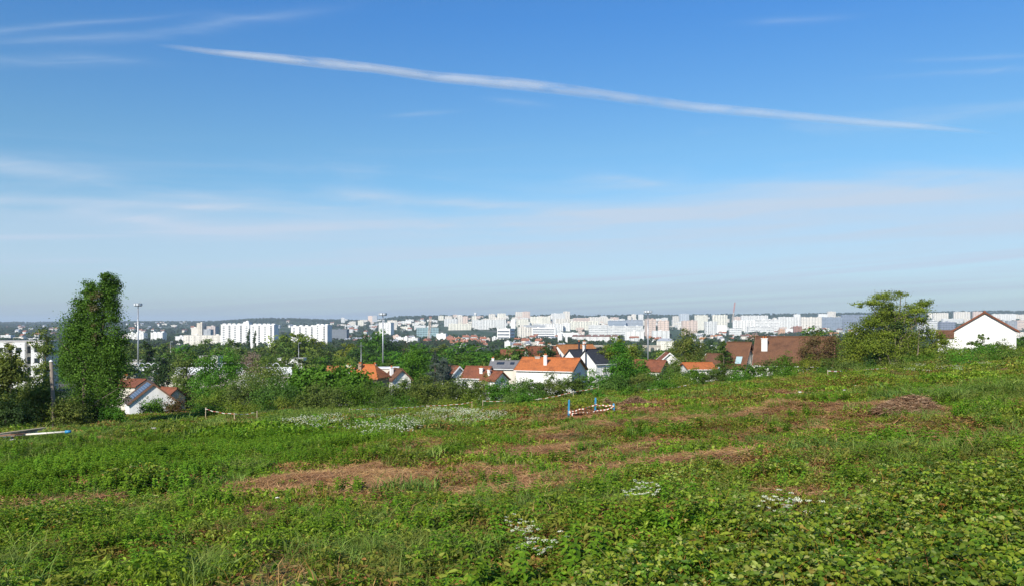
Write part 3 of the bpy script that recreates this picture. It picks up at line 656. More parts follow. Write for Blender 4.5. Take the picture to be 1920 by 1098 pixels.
# --- the big poplar at the left and its company
pop = tree('poplar_tree', 'tall dense poplar with a bare twiggy streak, tallest tree at the left', 'tree', 178, 62,
     [(163, 543, 10, 20, 1.6), (203, 536, 12, 22, 1.7), (200, 519, 11, 9, 1.8), (150, 580, 15, 28, 1.3), (211, 572, 13, 30, 1.2), (170, 778, 34, 18, .9), (146, 622, 24, 42, 1.3), (135, 672, 24, 42), (160, 715, 32, 50), (205, 700, 23, 55), (225, 645, 14, 45), (185, 665, 20, 45), (208, 745, 24, 30), (150, 760, 26, 24), (218, 600, 9, 22, .6), (172, 556, 10, 26, .6), (180, 590, 15, 34, 1.2), (196, 545, 12, 24, 1.4), (184, 630, 18, 34)],
     74000, .135, L_pop, r0=.2, nb=1, cl=.29, jit=.35, extra=[('dry_twigs', [(186, 575, 8, 38), (190, 630, 8, 30), (196, 555, 6, 28)], L_twig, (900, .12, .22))])
for s_, (dx, lean) in enumerate(((-.5, -.25), (.9, .5))):
    mb = MB(); mb.tube([(dx, -.3, -.3), (dx+lean*.5, -.35, 1.6), (dx+lean, -.2, 4.5)], [.24, .18, .12], 8); mb.build('trunk', bark, pop, smooth=True)
mb = MB()
for a in [((-2.6, -1.6, .8), (-2.0, -1.7, 2.1), (-.4, -1.5, 2.4)), ((-2.2, -1.7, .3), (-2.5, -1.6, 2.5)), ((.8, -1.6, 2.0), (2.6, -1.5, 3.1)), ((-1.6, -1.8, .9), (-.3, -1.8, 1.2))]:
    mb = MB(); mb.tube(a, [.04, .03, .015] if len(a) > 2 else [.035, .012], 6); mb.build('dead_branch', bark_pale, pop)
tree('tree', 'rounded yellow-green tree cut by the left edge of the frame', 'tree', 8, 55, [(5, 680, 30, 32), (25, 700, 24, 28), (0, 730, 30, 45), (20, 660, 14, 14, .5)], 7500, .16, L_oliv, r0=.16)
tree('tree', 'thin see-through tree with sparse leaves left of the tall poplar', 'tree', 84, 78, [(88, 622, 17, 18, .6), (80, 655, 15, 26, .8), (95, 660, 12, 28, .8), (84, 705, 20, 30), (70, 735, 24, 26), (62, 640, 10, 10, .4)], 4200, .2, L_oliv, r0=.14, cl=.3)
SG = 'wild shrubs along the far edge of the field'
def shrub(px, D, hw, top, bot, mat, n, label, ls=.15, **k):
    k.setdefault('group', SG); top -= 10; n = int(n*1.35); h_ = (bot-top)/2; g = random.Random(px)
    lo = [(px+hw*(i-1)*.55+g.uniform(-3, 3), bot-h_*(.95 if i == 1 else .72)+g.uniform(-2, 2), hw*.52, h_*(1.0 if i == 1 else .75)) for i in range(3)]
    return tree('shrub', label, 'shrub', px, D, lo, n, ls, mat, r0=.06, nb=3, **k)
shrub(20, 50, 46, 740, 806, L_dark, 4600, 'dark shrub in shade at the left edge below the cut-off tree', ls=.13)  # darker than its neighbours through its leaf material
shrub(78, 58, 46, 700, 800, L_oliv, 7500, 'broad olive shrub around the foot of the leaning pole', ls=.15)
shrub(128, 57, 40, 745, 806, L_oliv, 4200, 'low tangled shrub between the leaning pole and the poplar', ls=.13)
shrub(208, 60, 26, 758, 803, L_viv, 2800, 'small bright shrub at the right foot of the tall poplar', ls=.13)
shrub(45, 64, 55, 716, 800, L_yel, 5000, 'yellowish shrub behind the dark shrub at the left edge', ls=.16)
tree('bush', 'round bright green bush against the white gable at the left', 'bush', 289, 88, [(289, 762, 22, 20), (278, 768, 14, 14), (302, 765, 13, 16)], 4200, .16, L_viv, r0=.07)
tree('bush', 'brownish bush right of the round bush by the white gable', 'bush', 320, 92, [(318, 765, 15, 20), (330, 758, 13, 22)], 2600, .17, L_brn, r0=.07)
tree('conifer', 'small dark spruce in front of the arched white wall', 'conifer', 296, 150, [(296, 712, 9, 12), (296, 698, 5, 10), (296, 722, 12, 9)], 1500, .3, L_dark, r0=.1, cl=.25)
tree('tree', 'loose yellow-green tree beside the arched wall', 'tree', 350, 118, [(348, 680, 22, 22), (345, 710, 26, 30), (360, 740, 22, 26), (335, 735, 14, 30)], 8000, .24, L_oliv, r0=.2)
tree('tree', 'large dense vivid green tree left of the shrub slope', 'tree', 415, 112, [(400, 690, 28, 28), (430, 680, 26, 26), (415, 715, 42, 26), (390, 740, 34, 24), (440, 700, 18, 26), (380, 712, 22, 24)], 14000, .22, L_viv, r0=.25)
for a in [(405, 90, 34, 722, 778, L_yel, 4200, 'yellow-green shrub below the vivid tree at the left of the slope'), (462, 88, 42, 700, 776, L_oliv, 6500, 'olive shrub dotted with pale blossom below the pink tree'),
          (510, 84, 46, 708, 778, L_mid, 6500, 'mid-green shrub mound at the centre left of the slope'), (545, 88, 34, 715, 768, L_viv, 2600, 'small vivid shrub behind the two slope mounds'), (600, 80, 44, 718, 772, L_oliv, 6200, 'olive shrub mound under the large-leaved fig'),
          (655, 84, 46, 714, 764, L_viv, 5200, 'green shrub under the right half of the fig'), (700, 90, 26, 712, 742, L_viv, 2200, 'small shrub in front of the orange hipped roof'), (690, 88, 30, 716, 760, L_mid, 4200, 'round shrub hiding the brown wall under the orange hipped roof'), (728, 88, 30, 714, 760, L_oliv, 4200, 'olive shrub below the flat cream garage'), (762, 88, 30, 716, 754, L_mid, 3600, 'round shrub below the small flat-roofed house'),
          (805, 84, 44, 710, 758, L_oliv, 6000, 'wide olive shrub in front of the blue spruce'), (862, 86, 44, 712, 757, L_mid, 6000, 'shrub in front of the small brown-roofed gable house'), (905, 88, 36, 708, 752, L_oliv, 4200, 'shrub below the pair of brown roofs with white chimneys'),
          (945, 86, 32, 712, 752, L_viv, 3800, 'green shrub at the left corner of the long white house'), (990, 88, 36, 712, 750, L_mid, 4600, 'shrub before the white front wall, left of its chimney'), (1030, 90, 34, 706, 745, L_oliv, 4200, 'shrub before the white front wall, under its chimney'),
          (1072, 90, 32, 706, 740, L_mid, 3800, 'shrub before the gable of the long white house'), (1112, 92, 30, 700, 738, L_viv, 3600, 'shrub before the white slate-roofed house'), (1155, 92, 30, 700, 735, L_mid, 3500, 'shrub under the bright round tree right of the slate roof'),
          (1205, 94, 32, 704, 728, L_oliv, 3000, 'low shrub under the tall floodlight mast in the middle'), (1250, 94, 32, 700, 724, L_mid, 3000, 'low shrub below the white gable right of centre'), (1300, 96, 30, 698, 722, L_viv, 2800, 'low shrub under the birch'),
          (1345, 96, 30, 690, 718, L_mid, 3000, 'shrub at the foot of the dark spruce right of centre'), (1395, 96, 30, 686, 712, L_viv, 2800, 'shrub below the steep brown dormer roofs'), (1445, 96, 32, 680, 706, L_mid, 3000, 'shrub below the white chimney of the big brown roof'),
          (1475, 98, 16, 667, 694, L_viv, 1800, 'small round shrub beside the skylight of the big brown roof'), (1520, 98, 26, 672, 698, L_yel, 2800, 'yellow-green shrub below the bronze tree'), (1562, 96, 26, 672, 700, L_mid, 2600, 'shrub between the bronze tree and the spreading acacia'),
          (1335, 84, 46, 724, 750, L_mid, 4200, 'low wide bramble shrub on the right half of the slope'), (1130, 84, 36, 722, 742, L_mid, 3000, 'low shrub behind the blue marking posts')]:
    shrub(*a)
tree('fig_tree', 'low wide fig with large bright leaves below the orange roof', 'tree', 615, 90, [(575, 712, 32, 20), (615, 706, 34, 20), (655, 712, 34, 19), (600, 728, 48, 14), (560, 722, 22, 16), (672, 722, 24, 14)], 9000, .3, L_viv, r0=.14, asp=.85, cl=.25, nb=4)
tree('tree', 'faded pinkish tree beyond the olive shrub', 'tree', 470, 150, [(472, 672, 15, 14), (468, 690, 20, 20), (485, 700, 18, 22)], 4200, .3, L_pink, r0=.15, cl=.3)
tree('tree', 'bare-looking olive tree right of the faded pinkish tree', 'tree', 505, 125, [(500, 690, 26, 22), (515, 712, 34, 24), (480, 712, 26, 22)], 6500, .24, L_oliv, r0=.18, cl=.3)
# blossom specks as their own flowering shrub
tree('shrub', 'shrub speckled with white blossom above the olive slope shrub', 'shrub', 458, 86, [(452, 722, 22, 18), (478, 716, 20, 20), (436, 735, 18, 12)], 3000, .14, L_oliv, r0=.06, extra=[('blossom', [(452, 720, 22, 16), (478, 714, 18, 16)], L_blos, (260, .11, .3))])
conifer('blue_spruce', 'grey-green blue spruce with broad drooping branches left of centre', 816, 108, 656, 30, L_spr, n=9000, ls=.22)
tree('tree', 'grey-green shaggy tree leaning on the blue spruce', 'tree', 838, 112, [(834, 688, 15, 18), (838, 706, 18, 16)], 4200, .2, L_spr, r0=.12)
tree('tree', 'tall green tree behind the blue spruce, left side', 'tree', 775, 140, [(772, 668, 20, 22), (790, 680, 20, 28), (765, 695, 20, 28), (785, 712, 26, 20)], 8500, .27, L_viv, r0=.22)
tree('tree', 'bright green tree with pale crown top right of the slate-roofed house', 'tree', 1165, 104, [(1160, 655, 20, 20, .8), (1170, 690, 24, 32), (1152, 700, 17, 28), (1185, 705, 16, 24), (1170, 720, 28, 16)], 11500, .2, L_viv, r0=.2)
tree('tree', 'light yellow-green tree top behind the bright tree by the slate roof', 'tree', 1158, 150, [(1158, 640, 13, 12), (1150, 655, 22, 16), (1180, 662, 18, 20)], 5200, .28, L_yel, r0=.2)
tree('birch_tree', 'airy grey-green birch with hanging branches right of the floodlight mast', 'tree', 1288, 132, [(1282, 622, 10, 10, .6), (1290, 638, 16, 18), (1278, 655, 20, 24), (1305, 660, 18, 24), (1290, 685, 32, 22), (1265, 690, 16, 18), (1315, 690, 18, 16)], 11500, .22, L_oliv, r0=.18, cl=.3, bmat=bark_pale)
conifer('spruce', 'dark green spruce between the birch and the brown roofs', 1357, 116, 637, 28, L_mid, n=8000, ls=.24, droop=.1, seed=8)
tree('tree', 'bronze-leaved tree in front of the right part of the big brown roof', 'tree', 1540, 101, [(1530, 640, 24, 18, .8), (1555, 645, 22, 22), (1525, 665, 22, 20), (1550, 672, 26, 18), (1510, 655, 12, 14, .5)], 9000, .17, L_brn, r0=.15, cl=.26, shell=.6)
# --- right hand acacia
tree('acacia_tree', 'tall acacia with layered spreading branches, tallest tree at the right', 'tree', 1682, 84,
     [(1640, 568, 26, 7), (1612, 572, 14, 5, .6), (1662, 556, 26, 8), (1690, 552, 14, 6, .7), (1735, 570, 20, 9), (1718, 580, 26, 12), (1665, 585, 24, 20), (1690, 600, 34, 18), (1640, 602, 28, 12), (1730, 600, 20, 14, .7), (1665, 625, 34, 18), (1705, 635, 32, 20), (1640, 645, 26, 18), (1680, 660, 34, 18), (1720, 665, 26, 16), (1648, 672, 20, 14)],
     38000, .15, L_yel, r0=.24, cl=.28, jit=.3, shell=.62, nb=2, bmat=bark_pale, extra=[('ivy', [(1665, 578, 9, 18), (1680, 620, 12, 30), (1690, 660, 12, 22)], L_dark, (3600, .14, .3))], flat=.6)
mb = MB()
acx, acy = (1682-960)/F*84, 84
for px_, tx, ty in ((1650, 1640, 640), (1668, 1655, 630), (1694, 1700, 630), (1703, 1722, 620), (1672, 1676, 600)):
    x_ = (px_-1682)/F*84; mb.tube([(x_, -.6, Hs(acx+x_, acy-.6)-Hs(acx, acy)-.2), (x_+(tx-px_)/F*60, -.5, 1.4), ((tx-1682)/F*84, -.2, (EY-ty)/F*84-Hs(acx, acy))], [.10, .07, .03], 7)
mb.build('stem', bark_pale, [o for o in COL.objects if o.name.startswith('acacia_tree')][0], smooth=True)
tree('tree', 'bushy yellow-green tree left of the tall acacia', 'tree', 1612, 87, [(1610, 620, 24, 16), (1600, 645, 26, 22), (1625, 655, 24, 24), (1598, 672, 22, 18)], 9500, .17, L_yel, r0=.16, cl=.28)
tree('tree', 'open yellow-green tree right of the tall acacia', 'tree', 1752, 88, [(1745, 625, 22, 12), (1762, 640, 20, 14), (1740, 660, 26, 20), (1775, 665, 22, 14)], 6000, .17, L_yel, r0=.14, cl=.3)
tree('sapling', 'young tree with star-like branches in front of the big white gable', 'sapling', 1838, 86, [(1843, 630, 11, 6, .7), (1826, 642, 14, 5, .7), (1856, 648, 14, 5, .7), (1838, 650, 12, 14), (1815, 655, 12, 4, .5), (1838, 668, 22, 12)], 3600, .17, L_mid, r0=.09, cl=.22)
for a in [(1795, 88, 26, 655, 692, L_yel, 3200, 'yellowish shrub at the left corner of the big white gable'), (1838, 84, 34, 662, 694, L_mid, 4600, 'shrub at the foot of the young tree by the white gable'), (1882, 86, 34, 650, 690, L_viv, 4600, 'green shrub at the right corner of the big white gable'),
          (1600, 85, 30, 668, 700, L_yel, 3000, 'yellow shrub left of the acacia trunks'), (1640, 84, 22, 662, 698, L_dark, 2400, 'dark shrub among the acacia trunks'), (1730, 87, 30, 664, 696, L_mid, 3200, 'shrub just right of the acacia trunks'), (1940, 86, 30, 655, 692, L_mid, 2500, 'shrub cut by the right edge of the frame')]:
    shrub(*a)

# low bramble mounds that roughen the far side of the field
mg = random.Random(31); MATS = [(L_mid, 'mid-green'), (L_viv, 'bright green'), (L_oliv, 'olive'), (L_yel, 'yellow-green'), (L_viv, 'bright green')]
def zone_name(px):
    for a_, b_ in ((470, 'left of the grassy hollow'), (640, 'below the wide fig'), (800, 'below the orange hipped roof'), (960, 'left of the long white house'), (1110, 'below the long white house'), (1250, 'behind the blue posts'), (1400, 'below the birch and the spruce'), (1560, 'below the big brown roof'), (1700, 'below the acacia'), (3000, 'before the big white gable')):
        if px < a_: return b_
for k in range(84):
    px = mg.uniform(360, 1900); D_ = mg.uniform(68, 93) if px < 1500 else mg.uniform(66, 86)
    if 470 < px < 960 and D_ < 76: D_ += 10
    x_ = (px-960)/F*D_; gz = Hs(x_, D_); base = EY-F*gz/D_; hh = mg.uniform(.7, 1.75)*F/D_; w_ = mg.uniform(1.0, 2.4)*F/D_; mt_, nm_ = mg.choice(MATS)
    lo = [(px+mg.uniform(-.45, .45)*w_, base-hh*mg.uniform(.25, .5), w_*mg.uniform(.45, .7), hh*mg.uniform(.5, .75)) for _ in range(3)]
    lab_ = 'low %s bramble mound %s' % (nm_, zone_name(px)); tree('bramble_bush', lab_, 'bramble', px, D_, lo, int(1300+w_*24), .12, mt_, r0=.03, nb=2, seed=k, group='low %s bramble mounds %s' % (nm_, zone_name(px)), cl=.3)
# --- valley trees: a few grown kinds, copied with their trunks
def kind_tree(name, lobes, n, ls, mat, r0, asp=.6):
    ro = empty(name, (0, 0, 0)); g = np.random.default_rng(len(name)+n)
    V, Q, v = crown(lobes, n, ls, asp, g, .22, .4, .45); link('crown', npmesh('crown', V, Q, v), mat, ro)
    limbs((0, 0, 0), r0, lobes, 1, g).build('trunk', bark, ro); return ro
def round_l(s): 
    g = np.random.default_rng(s); return [(g.normal()*1.8, g.normal()*1.8, 6.6+g.normal()*1.5, 2.6+g.random(), 2.6+g.random(), 2.3+g.random()) for _ in range(6)]+[(0, 0, 9.2, 2.4, 2.4, 1.9), (0, 0, 4.2, 3.4, 3.4, 2.2)]
kinds = [('rounded mid-green tree', kind_tree('tree', round_l(1), 4200, .6, L_mid, .25)), ('broad dark tree', kind_tree('tree', round_l(2), 4200, .6, L_dark, .25)), ('fresh green tree', kind_tree('tree', round_l(3), 4200, .6, L_viv, .25)),
         ('olive-toned tree', kind_tree('tree', round_l(4), 4200, .6, L_oliv, .25)), ('yellow-green tree', kind_tree('tree', round_l(5), 4200, .6, L_yel, .25)),
         ('narrow dark poplar', kind_tree('poplar_tree', [(0, 0, 5+2*i, 1.3-.12*abs(i-2), 1.3-.12*abs(i-2), 1.9) for i in range(6)], 2600, .5, L_dark, .2)),
         ('dark conifer', kind_tree('conifer', [(0, 0, 2.2+1.9*i, 2.4-.42*i, 2.4-.42*i, 1.3) for i in range(6)], 1700, .4, L_dark, .18)),
         ('brownish half-bare tree', kind_tree('tree', round_l(6), 1700, .5, L_brn, .25))]
used = set()
def spot(px, D):
    cands = [(0, 110, 'at the left edge'), (110, 235, 'behind the tall poplar'), (235, 400, 'by the arched white wall'), (400, 520, 'below the long white slab blocks at the left'), (520, 640, 'around the big pale plane tree'), (640, 740, 'behind the orange hipped roof'), (740, 860, 'behind the blue spruce'), (860, 985, 'behind the small brown roofs'), (985, 1140, 'behind the slate roofs'), (1140, 1250, 'by the middle floodlight mast'), (1250, 1340, 'behind the birch'), (1340, 1430, 'behind the dark spruce'), (1430, 1600, 'behind the big brown roof'), (1600, 1790, 'behind the acacia'), (1790, 3000, 'behind the big white gable')]
    w = [c[2] for c in cands if c[0] <= px < c[1]][0] if px >= 0 else 'at the left edge'
    return ('near ' if D < 330 else 'farther off ' if D < 650 else 'far down the valley ')+w
def copy_thing(src, loc, rz, sc, label, cat, group):
    c = src.copy() if src.name in used else src
    if src.name in used:
        COL.objects.link(c)
        for ch in list(src.children):
            d = ch.copy(); COL.objects.link(d); d.parent = c
    used.add(src.name); c.location = loc; c.rotation_euler.z = rz; c.scale = (sc[0], sc[0], sc[1]) if isinstance(sc, tuple) else (sc, sc, sc); tag(c, label, cat, group); return c
def vtree(k, px, D, h, wide=1.):
    x = (px-960)/F*D; nm, src = kinds[k]; zz = h/(11 if k < 5 or k == 7 else 16.5 if k == 5 else 13)
    sp_ = spot(px, D); lab = nm+' standing '+sp_
    copy_thing(src, (x, D, Hs(x, D)-.2), random.random()*6.28, (zz*wide, zz), lab, 'tree' if k != 6 else 'conifer', nm+'s '+sp_)
# hand-placed ones: kind, px, distance, top seen in the photograph, width factor
for k, px, D, top, wd in [(5, 466, 600, 615, 1.15), (5, 478, 590, 618, 1.2), (4, 535, 380, 622, 1.5), (4, 560, 390, 620, 1.6), (3, 515, 360, 632, 1.3), (4, 588, 400, 630, 1.3), (0, 535, 300, 640, .9), (5, 278, 240, 638, 1.6), (3, 300, 420, 640, 1.3), (7, 325, 400, 642, 1.1),
                          (3, 250, 420, 640, 1.2), (3, 262, 430, 642, 1.2), (0, 330, 260, 650, 1), (0, 390, 420, 634, 1.4), (0, 420, 400, 640, 1.3), (3, 440, 380, 632, 1), (0, 370, 440, 643, 1.2), (1, 372, 380, 655, 1.1), (0, 410, 300, 650, 1.2), (0, 445, 310, 652, 1.1), (3, 455, 300, 650, 1),
                          (2, 705, 330, 628, .9), (1, 700, 350, 630, 1), (4, 655, 340, 640, 1.2), (2, 675, 330, 645, 1), (1, 685, 300, 655, 1), (7, 770, 360, 645, 1.3), (1, 725, 330, 642, 1.2), (0, 745, 340, 648, 1.2), (2, 725, 300, 660, 1.4), (3, 795, 340, 648, 1.2), (3, 825, 360, 642, 1.2), (2, 800, 300, 652, 1.4), (2, 770, 280, 662, 1.2),
                          (2, 865, 310, 655, 1.5), (2, 890, 300, 650, 1.7), (1, 915, 320, 655, 1.5), (2, 842, 310, 656, 1.3), (0, 945, 320, 652, 1.2), (4, 965, 420, 645, 1.3), (1, 980, 320, 650, 1.2), (4, 1000, 450, 648, 1.2), (2, 855, 240, 668, 1.3), (2, 905, 230, 668, 1.3), (1, 1025, 170, 650, .7), (7, 1032, 172, 652, .8),
                          (1, 1225, 380, 660, 1.3), (0, 1240, 360, 655, 1.3), (1, 1205, 360, 662, 1.3), (0, 1260, 330, 652, 1.2), (2, 1255, 300, 664, 1.2), (0, 1330, 420, 648, 1.2), (1, 1320, 460, 640, 1.2), (0, 1345, 500, 640, 1.3), (3, 1320, 250, 655, 1.2), (7, 1310, 240, 672, 1),
                          (2, 1530, 330, 627, 1.3), (2, 1545, 320, 622, 1.4), (0, 1505, 380, 628, 1.3), (4, 1570, 330, 628, 1.3), (0, 1405, 480, 638, 1.2), (1, 1390, 470, 635, 1.2), (1, 1430, 480, 632, 1.2), (0, 1440, 420, 640, 1.2), (1, 1375, 450, 645, 1.2), (1, 1415, 420, 645, 1.1),
                          (0, 195, 300, 655, 1.2), (3, 232, 330, 645, 1.2), (0, 15, 200, 660, 1), (3, 60, 330, 640, 1), (3, 130, 330, 640, 1), (1, 1910, 180, 645, 1.2), (2, 1900, 200, 640, 1), (0, 590, 320, 650, 1.2), (3, 620, 330, 655, 1.3), (1, 635, 360, 650, 1.1), (2, 600, 260, 672, 1.2), (3, 570, 240, 668, 1.2), (4, 640, 260, 665, 1.1),
                          (1, 310, 210, 668, 1), (0, 232, 230, 662, 1), (2, 355, 250, 655, 1), (3, 380, 250, 662, 1.1), (0, 500, 260, 665, 1), (3, 530, 270, 660, 1.1), (0, 950, 215, 672, 1), (3, 1245, 180, 672, 1), (2, 1320, 200, 672, 1), (0, 735, 230, 672, 1.3), (2, 755, 220, 668, 1.2), (2, 700, 230, 668, 1.1), (0, 962, 165, 652, .9), (3, 930, 170, 660, 1), (1, 975, 168, 656, .7), (2, 1205, 128, 676, .8), (3, 1185, 130, 672, .9), (0, 1262, 126, 672, .7), (2, 642, 112, 690, .9)]:
    x = (px-960)/F*D; h = (EY-top)/F*D-Hs(x, D); vtree(k, px, D, max(4.5, h), wd/max(1, h/13))
gr = random.Random(5)
for _ in range(125):
    px = gr.uniform(-40, 1960); D = gr.choice([gr.uniform(420, 700), gr.uniform(650, 1050), gr.uniform(250, 420)])
    if 1090 < px < 1250 and D > 500: continue
    if 400 < px < 640 and D > 620: D = gr.uniform(500, 620)
    vtree(gr.choice([0, 0, 1, 2, 2, 3, 3, 4, 6, 7]), px, D, gr.uniform(7, 11), gr.uniform(.9, 1.3))
# ============================================================ nearby houses
wwhite = plain('white_render', (.80, .79, .76), .85, .16, .45, streak=True)
wcream = plain('cream_render', (.66, .61, .52), .88, .15, .5, streak=True)
wgrey = plain('grey_render', (.42, .40, .37), .9, .15, .6)
wbrick = plain('brown_render', (.30, .22, .16), .9, .2, .8)
t_or = tiles('orange_tiles', (.56, .17, .045)); t_or2 = tiles('ochre_tiles', (.48, .19, .06)); t_rb = tiles('red_brown_tiles', (.27, .09, .042)); t_br = tiles('brown_tiles', (.175, .078, .038))
t_sl = tiles('slate', (.035, .04, .055), var=.15); t_gr = tiles('grey_tiles', (.22, .22, .23)); t_dk = tiles('dark_brown_tiles', (.10, .065, .05))
trimw = plain('white_trim', (.75, .75, .73), .6, .05); trimb = plain('brown_trim', (.20, .10, .06), .7, .15); steel = plain('galvanised_steel', (.42, .43, .44), .4, .12, 3, metal=.6)
glass = plain('window_glass', (.03, .04, .055), .12, .2, spec=.7); skyglass = plain('skylight_glass', (.35, .48, .50), .15, .1, spec=.7); shutter = plain('shutter', (.5, .47, .42), .7, .1)
def slab(mb, a, b, c, d, t, mi=0):   # a thick panel from four top corners
    a, b, c, d = map(Vector, (a, b, c, d)); n = (b-a).cross(d-a).normalized()*t
    mb.add([a, b, c, d, a-n, b-n, c-n, d-n], [(0, 1, 2, 3), (7, 6, 5, 4), (0, 4, 5, 1), (1, 5, 6, 2), (2, 6, 7, 3), (3, 7, 4, 0)], mi)
def gable(name, label, x, y, rz, L_, Wd, ze, zr, wall, roof, zb=None, ov=.3, oh=.25, chim=(), win=(), group=None, hip=0, trim=None, sky=(), off=0, verge=None):
    """gabled house, ridge along local x; ze, zr: eave and ridge heights in the scene; off: ridge shifted across"""
    zb = Hs(x, y)-.6 if zb is None else zb; ro = empty(name, (x, y, zb), rz); tag(ro, label, 'house', group)
    e, r = ze-zb, zr-zb; l, w = L_/2, Wd/2; mb = MB(); hr = l-hip
    v = [(-l, -w, 0), (l, -w, 0), (l, w, 0), (-l, w, 0), (-l, -w, e), (l, -w, e), (l, w, e), (-l, w, e)]
    f = [(0, 1, 5, 4), (2, 3, 7, 6), (3, 2, 1, 0)]
    if hip: f += [(1, 2, 6, 5), (3, 0, 4, 7), (4, 5, 6, 7)]
    else: v += [(-l, off, r), (l, off, r)]; f += [(1, 2, 6, 9, 5), (3, 0, 4, 8, 7), (4, 5, 9, 8), (6, 7, 8, 9)]
    mb.add(v, f); mb.build('wall', wall, ro)
    rb = MB(); k1 = (r-e)/(w+off); k2 = (r-e)/(w-off); T = .16; q = .03
    f1 = (-l-ov, -w-oh, e-oh*k1+q); f2 = (l+ov, -w-oh, e-oh*k1+q); b1 = (-l-ov, w+oh, e-oh*k2+q); b2 = (l+ov, w+oh, e-oh*k2+q); r1 = (-(hr if hip else l+ov), off, r+q); r2 = ((hr if hip else l+ov), off, r+q)
    up = Vector((0, 0, T))
    F_ = [Vector(p) for p in (f1, f2, r2, r1, b1, b2)]; TT = [p+up for p in F_]; vs = F_+TT
    fs = [(6, 7, 8, 9), (10, 9, 8, 11), (0, 3, 2, 1), (4, 5, 2, 3), (0, 1, 7, 6), (5, 4, 10, 11)]
    if hip: fs += [(7, 11, 8), (10, 6, 9), (1, 5, 11, 7), (4, 0, 6, 10), (1, 2, 5), (0, 4, 3)]
    else: fs += [(1, 2, 8, 7), (2, 5, 11, 8), (3, 0, 6, 9), (4, 3, 9, 10)]
    rb.add(vs, fs); rf = rb.build('roof', roof, ro)
    cr = MB(); cr.box((0, off, r+q+T+.03), ((2*hr if hip else L_+2*ov), .26, .12)); cr.build('ridge_cap', roof, rf)
    if verge:
        for s in (-1, 1):
            vb = MB(); xx = s*(l+ov+.045)
            for (p, q2) in ((( xx, -w-oh, e-oh*k1+q-.06), (xx, off, r+q-.06)), ((xx, w+oh, e-oh*k2+q-.06), (xx, off, r+q-.06))):
                p, q2 = Vector(p), Vector(q2); vb.add([p+Vector((-.04, 0, 0)), p+Vector((.04, 0, 0)), q2+Vector((.04, 0, 0)), q2+Vector((-.04, 0, 0)), p+Vector((-.04, 0, .26)), p+Vector((.04, 0, .26)), q2+Vector((.04, 0, .26)), q2+Vector((-.04, 0, .26))], [(0, 1, 2, 3), (7, 6, 5, 4), (0, 4, 5, 1), (1, 5, 6, 2), (2, 6, 7, 3), (3, 7, 4, 0)])
            vb.build('verge_board', verge, rf)
    if trim:
        for s, k in ((-1, k1), (1, k2)):
            g_ = MB(); g_.tube([(-l-ov, s*(w+oh+.06), e-oh*k+.02), (l+ov, s*(w+oh+.06), e-oh*k+.02)], [.07, .07], 6); g_.build('gutter', trim, ro)
    for c in chim:    # along, across, base z offset from ridge, height above ridge, width, material
        cx, cy, top, cw, cm = c; cb = MB(); zc = r-abs(cy-off)*(k2 if cy > off else k1)-.4; cb.box((cx, cy, (zc+r+top)/2), (cw, cw*.8, r+top-zc)); ch = cb.build('chimney', cm, rf)
        kb = MB(); kb.box((cx, cy, r+top+.055), (cw+.14, cw*.8+.14, .1)); kb.build('chimney_cap', cm, ch)
        for s in (-1, 1): pb = MB(); pb.tube([(cx+s*cw*.22, cy, r+top+.1), (cx+s*cw*.22, cy, r+top+.38)], [.1, .08], 8); pb.build('chimney_pot', t_or, ch)
    for i_ in win:     # face, along, sill height under eave, w, h
        fc, u, z, ww, wh = i_; z = e-z
        wb = MB(); gb = MB(); sb = MB()
        def put(mb_, du, dz, sx, sz, dep, pr):
            if fc == 'F': mb_.box((u+du, -w-pr, z+dz), (sx, dep, sz))
            elif fc == 'B': mb_.box((u+du, w+pr, z+dz), (sx, dep, sz))
            elif fc == 'R': mb_.box((l+pr, u+du, z+dz), (dep, sx, sz))
            else: mb_.box((-l-pr, u+du, z+dz), (dep, sx, sz))
        put(gb, 0, wh/2, ww, wh, .04, .012)
        for du, dz, sx, sz in ((-ww/2, wh/2, .07, wh+.07), (ww/2, wh/2, .07, wh+.07), (0, 0, ww-.07, .07), (0, wh, ww-.07, .07), (0, wh/2, .05, wh-.07)): put(wb, du, dz, sx, sz, .09, .03)
        wn = gb.build('window', glass, ro); wb.build('frame', trimw, wn); put(sb, 0, -.09, ww+.25, .08, .2, .08); sb.build('sill', wall, wn)
    for (side, u, t, sw, sh, mt_) in sky:    # roof windows / panels: side, along, 0..1 up the slope
        k = k1 if side == 'F' else k2; s = -1 if side == 'F' else 1; ww_ = (w+off) if side == 'F' else (w-off)
        cy = s*ww_*(1-t)+off*t; cz = e+(r-e)*t+q+T+.05; dy = sh*.5; dz = dy*k
        a_, b_ = (u-sw/2, cy+s*dy, cz-dz), (u+sw/2, cy+s*dy, cz-dz); c_, d_ = (u+sw/2, cy-s*dy, cz+dz), (u-sw/2, cy-s*dy, cz+dz)
        pm = MB(); slab(pm, *( (a_, b_, c_, d_) if s < 0 else (b_, a_, d_, c_)), .07); pm.build('solar_panel' if mt_ == 'solar' else 'skylight', solar if mt_ == 'solar' else mt_, rf)
    return ro
# solar cells
m, nt, b, o = newmat('solar_cells'); br = nt.nodes.new('ShaderNodeTexBrick'); tc_ = nt.nodes.new('ShaderNodeTexCoord'); nt.links.new(tc_.outputs['Object'], br.inputs['Vector']); br.offset = 0; br.inputs['Scale'].default_value = 1
br.inputs['Color1'].default_value = (.010, .016, .06, 1); br.inputs['Color2'].default_value = (.014, .022, .08, 1); br.inputs['Mortar'].default_value = (.18, .2, .26, 1); br.inputs['Mortar Size'].default_value = .02
nt.links.new(br.outputs[0], b.inputs['Base Color']); b.inputs['Roughness'].default_value = .25; solar = m
def zz(py, D): return (EY-py)/F*D
def xx(px, D): return (px-960)/F*D
